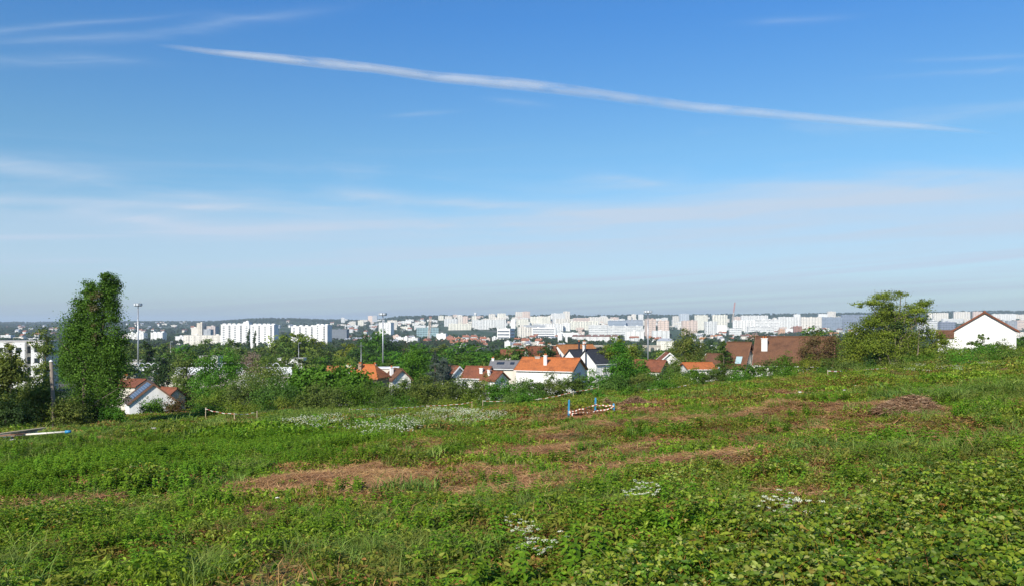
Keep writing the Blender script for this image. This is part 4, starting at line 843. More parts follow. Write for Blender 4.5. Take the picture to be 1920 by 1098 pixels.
# long white house, orange roof
D = 125; A_ = R(-24)
gable('house', 'long low white house with a bright orange tiled roof, nearest the field in the middle', xx(1034, D), D+1, A_, 9.2, 6.4, zz(692.5, D), zz(672.5, D), wwhite, t_or, chim=[(-.2, -1.9, .55, .5, wwhite), (-2.2, .0, .25, .8, wgrey)],
      win=[('R', -1.6, 1.6, .9, 1.1), ('R', .3, 1.5, 1.0, 1.2), ('R', -.6, 2.3, .8, 1.9)], trim=trimw, verge=trimb)
# slate roofed white house
D = 150; A_ = R(36)
gable('house', 'white house with black slate roof and sharp gable, right of the orange roofed one', xx(1116, D), D, A_, 4.6, 5.6, zz(679, D), zz(655.5, D), wwhite, t_sl, chim=[(-2.0, .8, .9, .5, wwhite)], win=[('F', -.2, 1.9, .8, 1.3), ('F', 1.6, 1.9, .8, 1.3)], trim=trimw)
D = 156
gable('house', 'smaller slate roofed white gable half hidden behind the long orange roof', xx(1084, D), D, R(36), 4.2, 5.0, zz(676, D), zz(656, D), wwhite, t_sl, trim=trimw, chim=[(.5, .3, 1.6, .28, t_sl)], win=[('L', .2, .3, .7, 1.1)])
D = 178
gable('house', 'white house with a wide ochre orange roof behind the slate roofs', xx(1078, D), D, R(24), 8.5, 7.6, zz(664, D), zz(646.5, D), wwhite, t_or2, trim=trimw, chim=[(2.4, 0, .7, .6, wwhite)], win=[('L', .5, .6, .9, 1.2)])
D = 172
gable('house', 'cream house with a red-brown roof and dark roof window, left of the ochre roof', xx(1014, D), D, R(14), 6.2, 6.2, zz(667.5, D), zz(650, D), wcream, t_rb, sky=[('F', -.4, .45, 1.2, .8, glass)], chim=[(1.6, -1, .6, .7, wcream)], win=[('F', -1.6, 1.3, .9, 1.0), ('F', 1.4, 1.3, .9, 1.0)], trim=trimb)
D = 190
gable('house', 'low reddish roof left of the cream house, half behind trees', xx(962, D), D, R(4), 5.5, 5, zz(666, D), zz(656, D), wcream, t_rb)
D = 150
gable('house', 'house with a pale grey roof and two roof windows left of the orange roof', xx(950, D), D, R(-8), 5.6, 5, zz(689, D), zz(677, D), wcream, t_gr, chim=[(-2.6, 0, .5, .45, wwhite)], sky=[('F', -1.0, .6, 1.4, .8, glass), ('F', 1.2, .6, .8, .8, glass)], trim=trimw)
D = 128
gable('house', 'house with a red-brown roof and two white chimneys left of the grey roof', xx(898, D), D, R(-20), 3.9, 4.6, zz(706, D), zz(688, D), wwhite, t_rb, chim=[(1.0, -1.4, -.1, .5, wwhite)], win=[('F', -1.5, 1.6, .9, 1.1), ('F', .6, 1.6, .9, 1.1)], trim=trimw)
D = 122
gable('house', 'low annex with a small red-brown roof and white chimney beside the two-chimney house', xx(928, D), D, R(-38), 2.6, 3.4, zz(711, D), zz(697, D), wwhite, t_rb, chim=[(-.4, -.9, .3, .42, wwhite)], win=[('R', 0, 1.2, .7, .9)])
D = 138
gable('house', 'small house with one white gable and a brown roof right of the blue spruce', xx(851, D), D, R(-52), 3.0, 3.0, zz(702, D), zz(687, D), wwhite, t_rb, win=[('R', 0, 1.0, .7, .9)], verge=trimw)
D = 118
gable('house', 'house with a large orange hipped roof over a brown wall, left of centre', xx(692, D), D, R(-14), 4.4, 4.6, zz(706, D), zz(685, D), wbrick, t_or, hip=1.3, chim=[(-1.0, -.9, .25, .5, wbrick), (.6, .8, .1, .35, wgrey)], win=[('F', .4, 1.5, .8, .9), ('F', 1.5, 1.5, .7, .9)], trim=trimb)
D = 121
gable('house', 'small white dormer-like gable in front of the orange hipped roof', xx(662, D), D-4.2, R(-80), 1.8, 2.4, zz(697, D), zz(688.5, D), wwhite, t_or, win=[('R', 0, .5, .6, .7)])
D = 127
gable('house', 'low house with an orange-brown roof showing left of the orange hipped roof', xx(640, D), D, R(-6), 4, 4, zz(700, D), zz(688, D), wcream, t_or2, chim=[(1.3, 0, .3, .8, wcream)])
D = 128
gable('house', 'white house with a steep brown verge and white chimney right of the orange hipped roof', xx(745, D), D, R(-58), 3.4, 3.2, zz(710, D), zz(692, D), wwhite, t_br, chim=[(0, -1.0, .3, .55, wwhite)], win=[('R', .2, .8, .6, .8)], verge=trimb)
D = 132; mb = MB(); ro = empty('garage', (xx(727, D), D, zz(712, D)), R(6)); tag(ro, 'flat cream garage wall between the orange roof and the white chimney house', 'garage')
mb.box((0, 0, .5), (3.4, 4, 3.0)); mb.build('wall', wcream, ro); mb = MB(); mb.box((0, 0, 2.08), (3.7, 4.3, .14)); mb.build('roof', wwhite, ro)
D = 104
gable('house', 'white rendered gable with blue solar panels on its brown roof, far left', xx(276, D), D+1, R(-60), 7.0, 5.6, zz(752, D), zz(718.5, D), wwhite, t_dk, sky=[('F', .4, .52, 4.6, 2.2, 'solar')], ov=.15, verge=trimb)
D = 124
gable('house', 'house with a brick-red roof just behind the solar panel roof', xx(246, D), D, R(-8), 4.5, 5, zz(722, D), zz(712, D), wcream, t_rb, chim=[(-.8, 0, .6, .6, wbrick)])
D = 116
gable('house', 'low house with a red-brown roof showing right of the solar panel gable', xx(318, D), D, R(-30), 3.0, 3.0, zz(742, D), zz(728, D), wcream, t_rb)
D = 150
gable('house', 'white gabled house under the middle floodlight mast', xx(1252, D), D, R(-94), 6.0, 4.6, zz(681, D), zz(661, D), wwhite, t_rb, win=[('R', .2, 1.4, .9, 1.1)], verge=trimw)
D = 134
gable('house', 'house with a dull red roof and small white gable below the middle floodlight mast', xx(1219, D), D, R(-30), 5.0, 5.0, zz(693, D), zz(676, D), wwhite, t_rb, verge=trimb, win=[('R', .2, 1.1, .8, 1.0)])
D = 128
gable('house', 'low white house with a flat orange roof right of the birch', xx(1307, D), D, R(6), 4.4, 5.2, zz(690, D), zz(681, D), wwhite, t_or, win=[('F', -1, 1.2, .8, .9)], trim=trimw)
D = 150; ro = gable('house', 'white gable house right of the birch, behind the spruce', xx(1345, D), D, R(-60), 5, 5.5, zz(690, D), zz(664, D), wwhite, t_br, verge=trimw)
# big brown roof
D = 112
big = gable('house', 'large house with a huge plain brown roof and one white chimney, right of centre', xx(1500, D), D+2, R(-24), 10.0, 8.0, zz(682, D), zz(633, D), wwhite, t_br, off=-.6, chim=[(-3.9, -2.2, -.15, .8, wwhite)],
            sky=[('F', .1, .22, 1.5, 1.1, skyglass), ('F', 2.3, .75, 1.4, .9, glass)], win=[('F', -4.2, 1.3, .9, .9), ('F', -2.2, 1.3, .9, .9), ('F', .8, 1.3, 1.1, 1.1), ('F', 2.6, 1.3, .9, 1.0), ('R', 0, 1.2, .9, 1.0)], trim=trimw, verge=trimb)
D = 118
gable('house', 'steep brown roof with low roof window, left end of the brown roofed row', xx(1386, D), D, R(-34), 3.0, 5.2, zz(684, D), zz(643, D), wwhite, t_br, sky=[('F', .6, .2, .9, .8, skyglass)], verge=trimb, trim=trimb)
gable('house', 'dark brown steep roof with white wedge gable between two brown roofs', xx(1420, D+1), D+1, R(30), 3.0, 4.4, zz(680, D), zz(648, D), wwhite, t_dk, verge=trimb)
# white gable at the right
D = 106
gable('house', 'big blank white gable wall with a thin red-brown roof edge, far right', xx(1850, D)+2.4, D+4.6, R(-120), 10, 7.1, zz(619, D), zz(586, D), wwhite, t_rb, ov=.22, oh=.35, verge=t_rb, trim=trimb, win=[('L', 1, 2, 1, 1.2)])
D = 130
gable('house', 'house with a brown lean roof half hidden left of the big white gable', xx(1782, D), D, R(-28), 3.6, 4, zz(632, D), zz(621, D), wwhite, t_br, win=[('F', -1, 1.2, .9, 1.1)])
# ------------------------------------------------ white flats at the far left
D = 215; ro = empty('apartment_block', (xx(20, D), D, Hs(xx(20, D), D)-1), R(16)); tag(ro, 'white flats with dark recessed bays at the far left edge', 'apartments'); hb = zz(641, D)-Hs(xx(20, D), D)+1
mb = MB(); mb.box((0, 6.3, hb/2), (17, 12, hb)); mb.build('wall', wcream, ro)
for k in range(4):
    mb = MB(); mb.box((-6.6+k*4.4, -.45, hb/2), (2.9, 1.5, hb-.02)); bay = mb.build('bay', wwhite, ro)
    for f_ in range(3):
        wb = MB(); wb.box((-6.6+k*4.4, -1.21, hb-2-f_*2.9), (1.3, .06, 1.3)); wb.build('window', glass, bay)
for k in range(3):
    for f_ in range(3): wb = MB(); wb.box((-4.4+k*4.4, .28, hb-2-f_*2.9), (1.0, .06, 1.9)); wb.build('window', glass, ro)
mb = MB(); mb.box((0, 6.3, hb+.2), (17.4, 12.4, .38)); mb.build('roof', wgrey, ro)
# ------------------------------------------------ stadium wall with hoops
D = 235; wp = plain('white_panel', (.74, .76, .80), .5, .06, .4); conc = plain('stained_concrete', (.50, .47, .40), .9, .25, .35, streak=True)
x0, x1 = xx(236, D), xx(548, D); zt, zm_, zb_ = zz(687, D), zz(701, D), zz(722, D)
ro = empty('arched_wall', ((x0+x1)/2, D, zb_-3)); tag(ro, 'long white panel wall on concrete with a row of pale hoops on top', 'wall'); l_ = x1-x0
mb = MB(); mb.box((0, 0, (zm_-zb_+3)/2), (l_, .6, zm_-zb_+3)); mb.build('base', conc, ro)
npn = 26
for k in range(npn):
    xc = -l_/2+(k+.5)*l_/npn; mb = MB(); mb.box((xc, -.1, zm_-zb_+3+(zt-zm_)/2+.01), (l_/npn-.12, .25, zt-zm_)); mb.build('panel', wp, ro)
    if k % 1 == 0 and k < 24:
        hp = [(xc-1.0*math.cos(t*math.pi/10), -.1, zt-zb_+3+1.15*math.sin(t*math.pi/10)) for t in range(11)]; mb = MB(); mb.tube(hp, [.1]*11, 6); mb.build('hoop', wp, ro)
# low sheds and parked cars behind the wall
D = 290
for px, w_, py0, py1, mt_, lb in [(262, 9, 675, 690, wgrey, 'long grey shed behind the hooped wall, left end'), (305, 11, 672, 690, wgrey, 'grey flat shed behind the hooped wall below the lamp mast'), (325, 5, 674, 688, wwhite, 'white box shed behind the hooped wall'), (548, 9, 671, 684, wwhite, 'pale flat kiosk at the right end of the hooped wall'), (395, 7, 667, 676, wwhite, 'white low shed among trees right of the hooped wall')]:
    h = max(2.4, zz(py0, D)-Hs(xx(px, D), D)); ro = empty('shed', (xx(px, D), D, Hs(xx(px, D), D))); tag(ro, lb, 'shed'); mb = MB(); mb.box((0, 0, h/2), (w_, 5, h)); mb.build('wall', mt_, ro)
    mb = MB(); mb.box((0, 0, h+.12), (w_+.4, 5.4, .22)); mb.build('roof', wgrey, ro); mb = MB(); mb.box((0, -2.53, h*.45), (w_*.3, .05, h*.7)); mb.build('door', glass, ro)
# ------------------------------------------------ floodlight masts
lampw = plain('lamp_face', (.62, .66, .7), .25, .1, spec=.6)
def mast(px, D, top, bot, label, n=8, wpx=15):
    x = xx(px, D); zb = Hs(x, D); zt = zz(top, D); h = zt-zb; ro = empty('floodlight_mast', (x, D, zb)); tag(ro, label, 'floodlight mast')
    mb = MB(); mb.tube([(0, 0, -.3), (0, 0, h*.5), (0, 0, h-.8)], [.34, .26, .16], 10); mb.build('pole', steel, ro, smooth=True)
    rr = wpx/2/F*D; mb = MB(); ring = [(rr*.75*math.cos(t*math.pi/8), rr*.75*math.sin(t*math.pi/8), h-.9) for t in range(17)]; mb.tube(ring, [.09]*17, 6); mb.tube([(-rr*.75, 0, h-.95), (rr*.75, 0, h-.95)], [.08, .08], 6); mb.build('crown_ring', steel, ro)
    for k in range(n):
        a = 2*math.pi*k/n+.2; c = Vector((rr*.8*math.cos(a), rr*.8*math.sin(a), h-.45)); mb = MB(); mb.box(c, (.35, .85, .8), a); lp = mb.build('floodlight', steel, ro)
        mb = MB(); mb.box(c+Vector((.2*math.cos(a), .2*math.sin(a), 0)), (.05, .7, .62), a); mb.build('lens', lampw, lp)
mast(259, 262, 568, 690, 'tall slim floodlight mast at the left beside the poplar')
mast(718, 290, 586, 690, 'floodlight mast behind the orange hipped roof', n=9, wpx=16)
mast(1215, 300, 581.5, 676, 'floodlight mast right of the slate roofs, in front of pink towers', n=10, wpx=17)
def pole(name, px, D, top, r, label, cat, mt_=steel, lean=(0, 0)):
    x = xx(px, D); zb = Hs(x, D); h = zz(top, D)-zb; ro = empty(name, (x, D, zb)); tag(ro, label, cat)
    mb = MB(); mb.tube([(0, 0, -.3), (lean[0]*h*.5, lean[1], h*.5), (lean[0]*h, lean[1], h)], [r*1.15, r, r*.8], 9); mb.build('shaft', mt_, ro, smooth=True); return ro, h
wood = plain('weathered_wood', (.24, .20, .16), .9, .25, 4, streak=True)
ro, h = pole('utility_pole', 103, 57, 677, .14, 'leaning pale utility pole standing in the shrubs at the left', 'pole', wood, (-.055, 0))
mb = MB(); mb.tube([(-.055*h, 0, h), (-.055*h, 0, h+.12)], [.15, .05], 9); mb.build('pole_cap', trimw, ro)
ro, h = pole('antenna_mast', 677, 118, 640, .035, 'thin television mast on the chimney of the orange hipped roof', 'antenna')
for k in range(7): mb = MB(); mb.tube([(-.5+.05*k, .1*k-.3, h-.6), (.5-.05*k, .1*k-.3, h-.6)], [.015, .015], 5); mb.build('antenna_rod', steel, ro)
ro, h = pole('chimney_cowl', 1098, 148, 643, .12, 'dark metal flue with a cap behind the slate roofs', 'flue', t_sl)
for px, D, top, lb in [(320, 380, 640, 'thin street light by the trees above the hooped wall'), (975, 260, 650, 'thin street light between the grey roof and the cream house'), (1155, 230, 655, 'street light above the bright tree right of the slate roof'), (560, 330, 642, 'thin street light before the big pale plane tree')]:
    ro, h = pole('street_light', px, D, top, .09, lb, 'street light'); mb = MB(); mb.box((.5, 0, h+.05), (1.2, .25, .12)); mb.build('lamp_head', lampw, ro)
# ------------------------------------------------ things in the field
m, nt, b, o = newmat('blue_paint'); b.inputs['Base Color'].default_value = (.03, .32, .62, 1); b.inputs['Roughness'].default_value = .45
tcx = nt.nodes.new('ShaderNodeTexCoord'); nt.links.new(ramp(nt, noise(nt, 9, 5, tcx.outputs['Object']), [(.35, (.02, .17, .34)), (.6, (.03, .26, .48)), (.75, (.2, .32, .38))]), b.inputs['Base Color']); bluep = m
t_red = plain('red_plastic', (.42, .10, .06), .45, .1); t_wht = plain('white_plastic', (.74, .70, .60), .45, .05)
def gp(px, py): return G(px, py)
def post(px, py, hpx, w, mt_, label, name='marking_post', lift=0, at=None):
    x, y, z = gp(px, py) if at is None else at; h = hpx/F*y; g_ = random.Random(int(px)); mb = MB(); lx, ly = g_.uniform(-.04, .04)*h, g_.uniform(-.04, .04)*h
    vs = []; zs = [-.25, h*.5, h-.04, h+.02]; ws = [w, w*.98, w, w*.55]
    for z_, w_ in zip(zs, ws):
        t = z_/h; vs += [(lx*t+a*w_/2, ly*t+b_*w_/2*.8, z_) for a, b_ in ((-1, -1), (1, -1), (1, 1), (-1, 1))]
    fs = [(i*4+k, i*4+(k+1) % 4, i*4+4+(k+1) % 4, i*4+4+k) for i in range(3) for k in range(4)]+[(3, 2, 1, 0), (12, 13, 14, 15)]
    mb.add(vs, fs); o = mb.build(name, mt_, None, (x, y, z)); tag(o, label, 'post'); return (x, y, z, h)
x, y, z = gp(1066, 781); FD = y
def at_D(px, py, D): return (xx(px, D), D, Hs(xx(px, D), D))
p1 = post(1066, 781, 32, .085, bluep, 'tall blue marking post at the left end of the taped square', at=at_D(1066, 0, FD))
p2 = post(1116, 779, 24, .085, bluep, 'medium blue marking post in the middle of the taped square', at=at_D(1116, 0, FD+.2))
p3 = post(1151, 781, 15, .09, bluep, 'short pale blue marking post at the right end of the taped square', at=at_D(1151, 0, FD-.3))
def tape(a, b_, n, sag, w, label, seed=0, twist=.5):
    a, b_ = Vector(a), Vector(b_); g_ = random.Random(seed); mb = MB(); L_ = (b_-a).length; sub = 3; tot = n*sub; prev = None; vs = []; ms = []; d = (b_-a).normalized(); pr = Vector((-d.y, d.x, 0))
    for i in range(tot+1):
        t = i/tot; p = a.lerp(b_, t)+Vector((0, 0, -4*sag*t*(1-t)+math.sin(t*17+seed)*.02)); an = 1.2+twist*math.sin(t*9+seed*1.7)
        u = (Vector((0, 0, 1))*math.sin(an)+pr*math.cos(an))*w/2; vs += [p-u, p+u]
    th = pr*.004; m_ = len(vs); V2 = vs+[v+th for v in vs]; fs = []
    for i in range(tot):
        q = 2*i; k = (i//sub) % 2; fs.append(((q, q+2, q+3, q+1), k)); fs.append(((m_+q+1, m_+q+3, m_+q+2, m_+q), k)); fs.append(((q+1, q+3, m_+q+3, m_+q+1), k)); fs.append(((q+2, q, m_+q, m_+q+2), k))
    mb.v = [tuple(v) for v in V2]; mb.f = [f for f, _ in fs]; mb.m = [k for _, k in fs]
    o = mb.build('barrier_tape', [t_wht, t_red]); tag(o, label, 'barrier tape', 'red and white barrier tapes across the field'); return o
def pt(p, f, dx=0, dy=-.07): return (p[0]+dx, p[1]+dy, p[2]+p[3]*f)
tape(pt(p1, .32), pt(p2, .5), 16, .04, .05, 'striped tape between the tall and the medium blue posts, upper strand', 1)
tape(pt(p2, .5), pt(p3, .8), 11, .03, .05, 'striped tape between the medium and the short blue posts', 1)
tape(pt(p1, .26), pt(p3, .62), 26, .10, .045, 'striped tape sagging from the tall to the short blue post, lower strand', 3)
tape(pt(p1, .32, .05), (p1[0]+.25, p1[1]-.15, p1[2]+.05), 4, .02, .09, 'loose red tape end hanging at the foot of the tall blue post', 4)
stake = plain('wooden_stake', (.45, .36, .24), .85, .2, 5)
def far_tape(spots, n, label, seed, sag=.08, w=.045):
    """spots: posts (px, distance, height); tape runs between their tops"""
    ps = []
    for k, (px, D_, h) in enumerate(spots):
        a = at_D(px, 0, D_); ps.append(post(px, 0, h*F/D_, .05, stake, ['thin wooden stake holding the tape %s, %s' % (label, w_) for w_ in ('left end', 'second from left', 'right end', 'second from right')][0 if k == 0 else 2 if k == len(spots)-1 else 1 if k == 1 else 3], 'stake', at=a))
    for k in range(len(ps)-1):
        tape(pt(ps[k], .9), pt(ps[k+1], .9), n[k], sag, w, 'striped tape %s%s' % (label, ['', ', second span', ', third span'][k] if len(ps) > 2 else ''), seed+k)
far_tape([(655, 62, .75), (800, 72, .95), (885, 74, .85)], [26, 16], 'before the olive shrubs left of centre', 10)
far_tape([(905, 78, .8), (1010, 80, .95), (1075, 81, 1.0), (1122, 83, 1.1)], [17, 11, 9], 'in front of the long white house', 20)
far_tape([(1215, 72, .9), (1292, 74, .8)], [14], 'on the slope right of the blue posts', 30)
far_tape([(1552, 62, .7), (1660, 72, .8)], [22], 'below the acacia at the right', 40, w=.09)
far_tape([(385, 66, 1.1), (440, 58, .75), (482, 60, .65)], [10, 8], 'at the foot of the left slope', 50)
# rubble, pipe, litter
def rock(g_, c, s):
    mb = MB(); vs = []; n_ = 7
    for i in range(4):
        for k in range(n_):
            a = 6.283*k/n_; r = s*math.sin((i+.6)/4*3.0)*(.75+.5*g_.random()); vs.append((c[0]+r*math.cos(a), c[1]+r*math.sin(a)*.8, c[2]+s*.6*(i/3-.3)))
    mb.add(vs, [(i*n_+k, i*n_+(k+1) % n_, i*n_+n_+(k+1) % n_, i*n_+n_+k) for i in range(3) for k in range(n_)]+[tuple(range(n_))[::-1], tuple(3*n_+k for k in range(n_))]); return mb
conc2 = plain('broken_concrete', (.52, .48, .42), .9, .25, 6, bump=.5); redb = plain('broken_brick', (.36, .16, .10), .9, .3, 6)
g_ = random.Random(9)
for (px, py, n_, sp_, lb) in [(262, 806, 12, 30, 'rubble strip right of the poplar'), (14, 830, 8, 14, 'rubble heap at the left edge')]:
    for k in range(n_):
        qx = px+g_.uniform(-sp_, sp_); x, y, z = gp(qx, py+g_.uniform(-4, 4)); s = g_.uniform(.08, .17); lab_ = g_.choice([('pale grey lump of broken concrete', conc2), ('reddish piece of broken brick', redb), ('whitish block of plaster', wwhite)])
        o = rock(g_, (0, 0, s*.25+.1), s).build('rubble_piece', lab_[1], None, (x, y, z)); tag(o, lab_[0]+' in the '+lb, 'rubble', lab_[0]+' in '+lb[:30])
x, y, z = gp(45, 832); mb = MB(); mb.tube([(0, 0, .33), (1.45, .1, .42)], [.035, .035], 10); pp = mb.build('plastic_pipe', t_wht, None, (x, y, z), smooth=True); tag(pp, 'long white pipe with a blue end lying on the grass at the left edge', 'pipe')
mb = MB(); mb.tube([(1.44, .1, .42), (1.62, .112, .43)], [.06, .055], 10); mb.build('collar', bluep, pp, smooth=True)
for k in range(5):
    x, y, z = gp(8+k*7, 831+k); L_ = 1.2+.2*k; a = .2+.25*k; mb = MB(); mb.box((0, 0, .28+.06*k), (L_, .16, .03), a); o = mb.build('plank', [wood, redb, wgrey, wood, stake][k], None, (x, y, z))
    tag(o, ['weathered grey plank at the bottom of the heap on the left edge', 'reddish board in the heap on the left edge', 'pale grey board in the heap on the left edge', 'long grey plank across the heap on the left edge', 'light wooden lath on top of the heap on the left edge'][k], 'plank')
for px, py, lb, s in [(400, 869, 'small white scrap in the nettles at the left', .05), (680, 883, 'pale crumpled plastic bag above the straw patch', .13), (1500, 746, 'white scrap on the bare soil patch at the right', .12), (1484, 748, 'small pale scrap left of the white one on bare soil', .09), (1605, 731, 'white scrap in the grass below the acacia', .10), (1583, 743, 'tiny white scrap farther down the slope below the acacia', .07), (520, 965, 'pale leaf-like scrap left of the straw patch', .04)]:
    x, y, z = gp(px, py); o = rock(random.Random(px), (0, 0, .04 if px == 680 else .24), s*.7).build('plastic_scrap', t_wht, None, (x, y, z)); tag(o, lb, 'litter')
# heap of cut branches at the right, brown dead heap at the left
def brushpile(px, py, wpx, h, n_, name, label, cols, D=None):
    x, y, z = gp(px, py) if D is None else at_D(px, 0, D); rx = wpx/2/F*y; g2 = np.random.default_rng(px); m_ = n_
    rr = np.sqrt(g2.random(m_)); a = g2.random(m_)*6.283; hz_ = h*(1-rr**1.4)*g2.random(m_)**.5*(.6+.6*fbm(np.cos(a)*rr*2+5, np.sin(a)*rr*2, px, 2))
    C = np.stack([rx*rr*np.cos(a), min(rx, 2.5)*rr*np.sin(a), hz_], 1); th = g2.random(m_)*3.1416; D_ = np.stack([np.cos(th), np.sin(th), g2.normal(size=m_)*.3], 1); l_ = .15+.35*g2.random(m_)
    V, Q, v = leaves(C, l_, .012+.012*g2.random(m_), up=.5, dirs=D_, fold=.6, val=g2.random(m_), g=g2); V2, Q2, v2 = leaves(C[::2], .08, .05, up=.4, val=g2.random(len(C[::2])), g=g2)
    V, Q, v = join([(V, Q, v), (V2, Q2, v2)]); me = npmesh(name, V, Q, v); ro = link(name, me, cols, None, (x, y, z+.05)); tag(ro, label, 'brush heap')
L_cut = LM('cut_branches', [(.12, .065, .035), (.21, .12, .065), (.30, .19, .11), (.44, .31, .20)], tr=.05)
brushpile(1705, 775, 125, .6, 5200, 'brush_heap', 'heap of dry cut brown branches lying in the grass at the right', L_cut)
brushpile(1190, 760, 60, .5, 1200, 'brush_heap', 'low strip of dry stalks on bare earth behind the blue posts', L_cut)
brushpile(1137, 770, 22, .5, 700, 'brush_heap', 'small pale tangle of stalks between the medium and short blue posts', L_cut, D=FD+2)
brushpile(1500, 745, 70, .3, 900, 'brush_heap', 'thin scatter of dry stalks on the bare patch below the brown roof', L_cut)
brushpile(150, 795, 56, 1.2, 2400, 'brush_heap', 'dark reddish-brown heap of dead branches at the foot of the poplar', L_brn, D=59)
# ============================================================ the city across the valley
WH = (.80, .79, .76); CR = (.76, .71, .63); PK = (.68, .54, .46); BG = (.62, .57, .49); GY = (.42, .44, .47); BL = (.30, .36, .44); YE = (.78, .75, .64); PW = (.72, .72, .70); DG = (.16, .18, .21); TE = (.30, .45, .47); BRK = (.34, .16, .11)
cgr = random.Random(77)
deck = plain('roof_gravel', (.45, .44, .42), .95, .2, .1); rtred = plain('red_roofing', (.33, .13, .075), .9, .3, .1); rtor = plain('orange_roofing', (.45, .19, .08), .9, .3, .1); rtgy = plain('zinc_roofing', (.30, .32, .36), .6, .2, .1); rtbr = plain('brown_roofing', (.18, .10, .08), .9, .3, .1)
def block(label, x0, x1, top, base, col, style='grid', a=None, dep=13, kind='apartment_block', cat='apartment block', D=None, roof='flat', group=None, parts=None, caps=0, bay=None, fl=2.9):
    px = (x0+x1)/2; D = D or D_of(px, base); x = xx(px, D); a = R(cgr.uniform(-9, 9) if a is None else a); wp = (x1-x0)/F*D
    dep = min(dep, wp*.95/max(.3, abs(math.sin(a))) if abs(a) > .2 else dep); w = max(3, (wp-dep*abs(math.sin(a)))/math.cos(a)); y = D+dep/2
    zb = min(Hs(x, y), Hs(x-w/2, y), Hs(x+w/2, y))-1; zt = zz(top, D); h = max(4, zt-zb)
    ro = empty(kind, (x, y, zb), a); tag(ro, label, cat, group)
    if D > 2000: fl = 5.6; bay = (bay or 3.4)*1.9
    fm = facade(col, style, fl, bay or (3.1 if style != 'stripes' else 4.2)) if style != 'plain' else PM('render', col, var=.1, scale=.1)
    hw = h if roof == 'flat' else h-min(4, h*.3); mb = MB(); mb.box((0, 0, hw/2), (w, dep, hw)); mb.build('wall', fm, ro)
    if roof == 'flat':
        mb = MB(); mb.box((0, 0, hw+.3), (w+.5, dep+.5, .55)); rf = mb.build('roof', PM('parapet', mul(col, .95), var=.08, scale=.1), ro)
        for k in range(caps or max(1, int(w/28))):
            n_ = caps or max(1, int(w/28)); mb = MB(); mb.box(((k+.5)*w/n_-w/2, cgr.uniform(-1, 2), hw+1.3), (min(5, w*.4), 4.5, 1.6)); mb.build('lift_housing', PM('render', mul(col, 1.0), var=.1, scale=.1), rf)
    else:
        rm = {'red': rtred, 'orange': rtor, 'zinc': rtgy, 'brown': rtbr}[roof]; mb = MB(); e = h-hw; i_ = min(w*.18, 4)
        mb.add([(-w/2-.4, -dep/2-.4, hw), (w/2+.4, -dep/2-.4, hw), (w/2+.4, dep/2+.4, hw), (-w/2-.4, dep/2+.4, hw), (-w/2+i_, -dep*.12, h), (w/2-i_, -dep*.12, h), (w/2-i_, dep*.12, h), (-w/2+i_, dep*.12, h)], [(3, 2, 1, 0), (0, 1, 5, 4), (1, 2, 6, 5), (2, 3, 7, 6), (3, 0, 4, 7), (4, 5, 6, 7)]); mb.build('roof', rm, ro)
    if parts: parts(ro, w, dep, hw, col)
    return ro
pglass = plain('facade_glass', (.09, .11, .14), .2, .2, .2, spec=.6); balc = plain('balcony_front', (.62, .61, .58), .8, .1, .3); shd = plain('ochre_blind', (.55, .42, .26), .8, .2, .3)
def slab_parts(ro, w, d, h, col):
    """recessed balcony columns, paired windows and blinds on the front of a slab block"""
    nfl = int(h/2.9); cols = max(2, int(w/9)); cell = bpy.data.meshes; me = {}
    def inst(key, dims, mt_, name, c):
        if key not in me: mb = MB(); mb.box((0, 0, 0), dims); me[key] = mb.mesh(name); me[key].materials.append(mt_)
        o = link(name, me[key], mt_, ro, c); return o
    n_ = 0
    for k in range(cols):
        xc = -w/2+(k+.5)*w/cols
        if k % 2 == 1:
            mb = MB(); mb.box((xc, -d/2+.03, h/2), (3.2, .2, h-2.5)); mb.build('balcony_recess', pglass, ro)
            for f_ in range(1, nfl):
                if n_ < 95: inst('b', (3.4, .9, 1.1), balc, 'balcony', (xc, -d/2-.35, f_*2.9+1)); n_ += 1
        else:
            for f_ in range(1, nfl):
                if n_ < 95: inst('w', (3.6, .1, 1.3), pglass if (f_+k) % 3 else shd, 'window', (xc, -d/2-.06, f_*2.9+1.2)); n_ += 1
def band_parts(nb, colm=None):
    def f(ro, w, d, h, col):
        st = h/(nb+.6)
        for k in range(nb): mb = MB(); mb.box((0, -d/2-.05, st*(k+.75)), (w*.9, .25, st*.42)); mb.build('window_band', pglass, ro)
        for k in range(nb): mb = MB(); mb.box((w/2+.05, 0, st*(k+.75)), (.25, d*.8, st*.42)); mb.build('window_band', pglass, ro)
    return f
B = block
# --- left
B('long cream low slab in front of the beige towers, left third', 343, 428, 628, 647, CR, 'grid', a=-4)
B('low cream block at the left end of the long cream slab', 328, 346, 630, 645, WH, 'grid')
B('pale block left of the twin beige tower', 357, 371, 614, 640, CR, 'plain', a=10)
B('twin-shaded beige tower, tallest left of the white slabs', 368, 384, 605, 640, BG, 'grid', a=-20, dep=16)
B('pinkish-grey block right of the beige tower', 386, 408, 611, 640, (.58, .50, .47), 'stripes', a=-18)
B('small grey striped block before the pinkish-grey one', 381, 397, 617, 641, GY, 'stripes', a=-10)
B('white twelve-storey slab with stepped roof and balcony columns, left one of three', 413, 470, 608, 652, WH, 'none', a=-6, dep=12, parts=slab_parts, caps=6)
B('tall white stair tower between the left and middle white slabs', 456, 468, 603, 652, WH, 'plain', a=-6, dep=13)
B('white twelve-storey slab set forward, middle one of three', 467, 520, 608.5, 655, WH, 'none', a=-16, dep=13, parts=slab_parts, caps=5)
B('white slab block half behind the plane tree, left half of the right pair', 545, 592, 611, 648, WH, 'none', a=-6, dep=12, parts=slab_parts, caps=4)
B('white slab block right of the plane tree, right half of the right pair', 588, 620, 609, 650, WH, 'none', a=-20, dep=14, parts=slab_parts, caps=3)
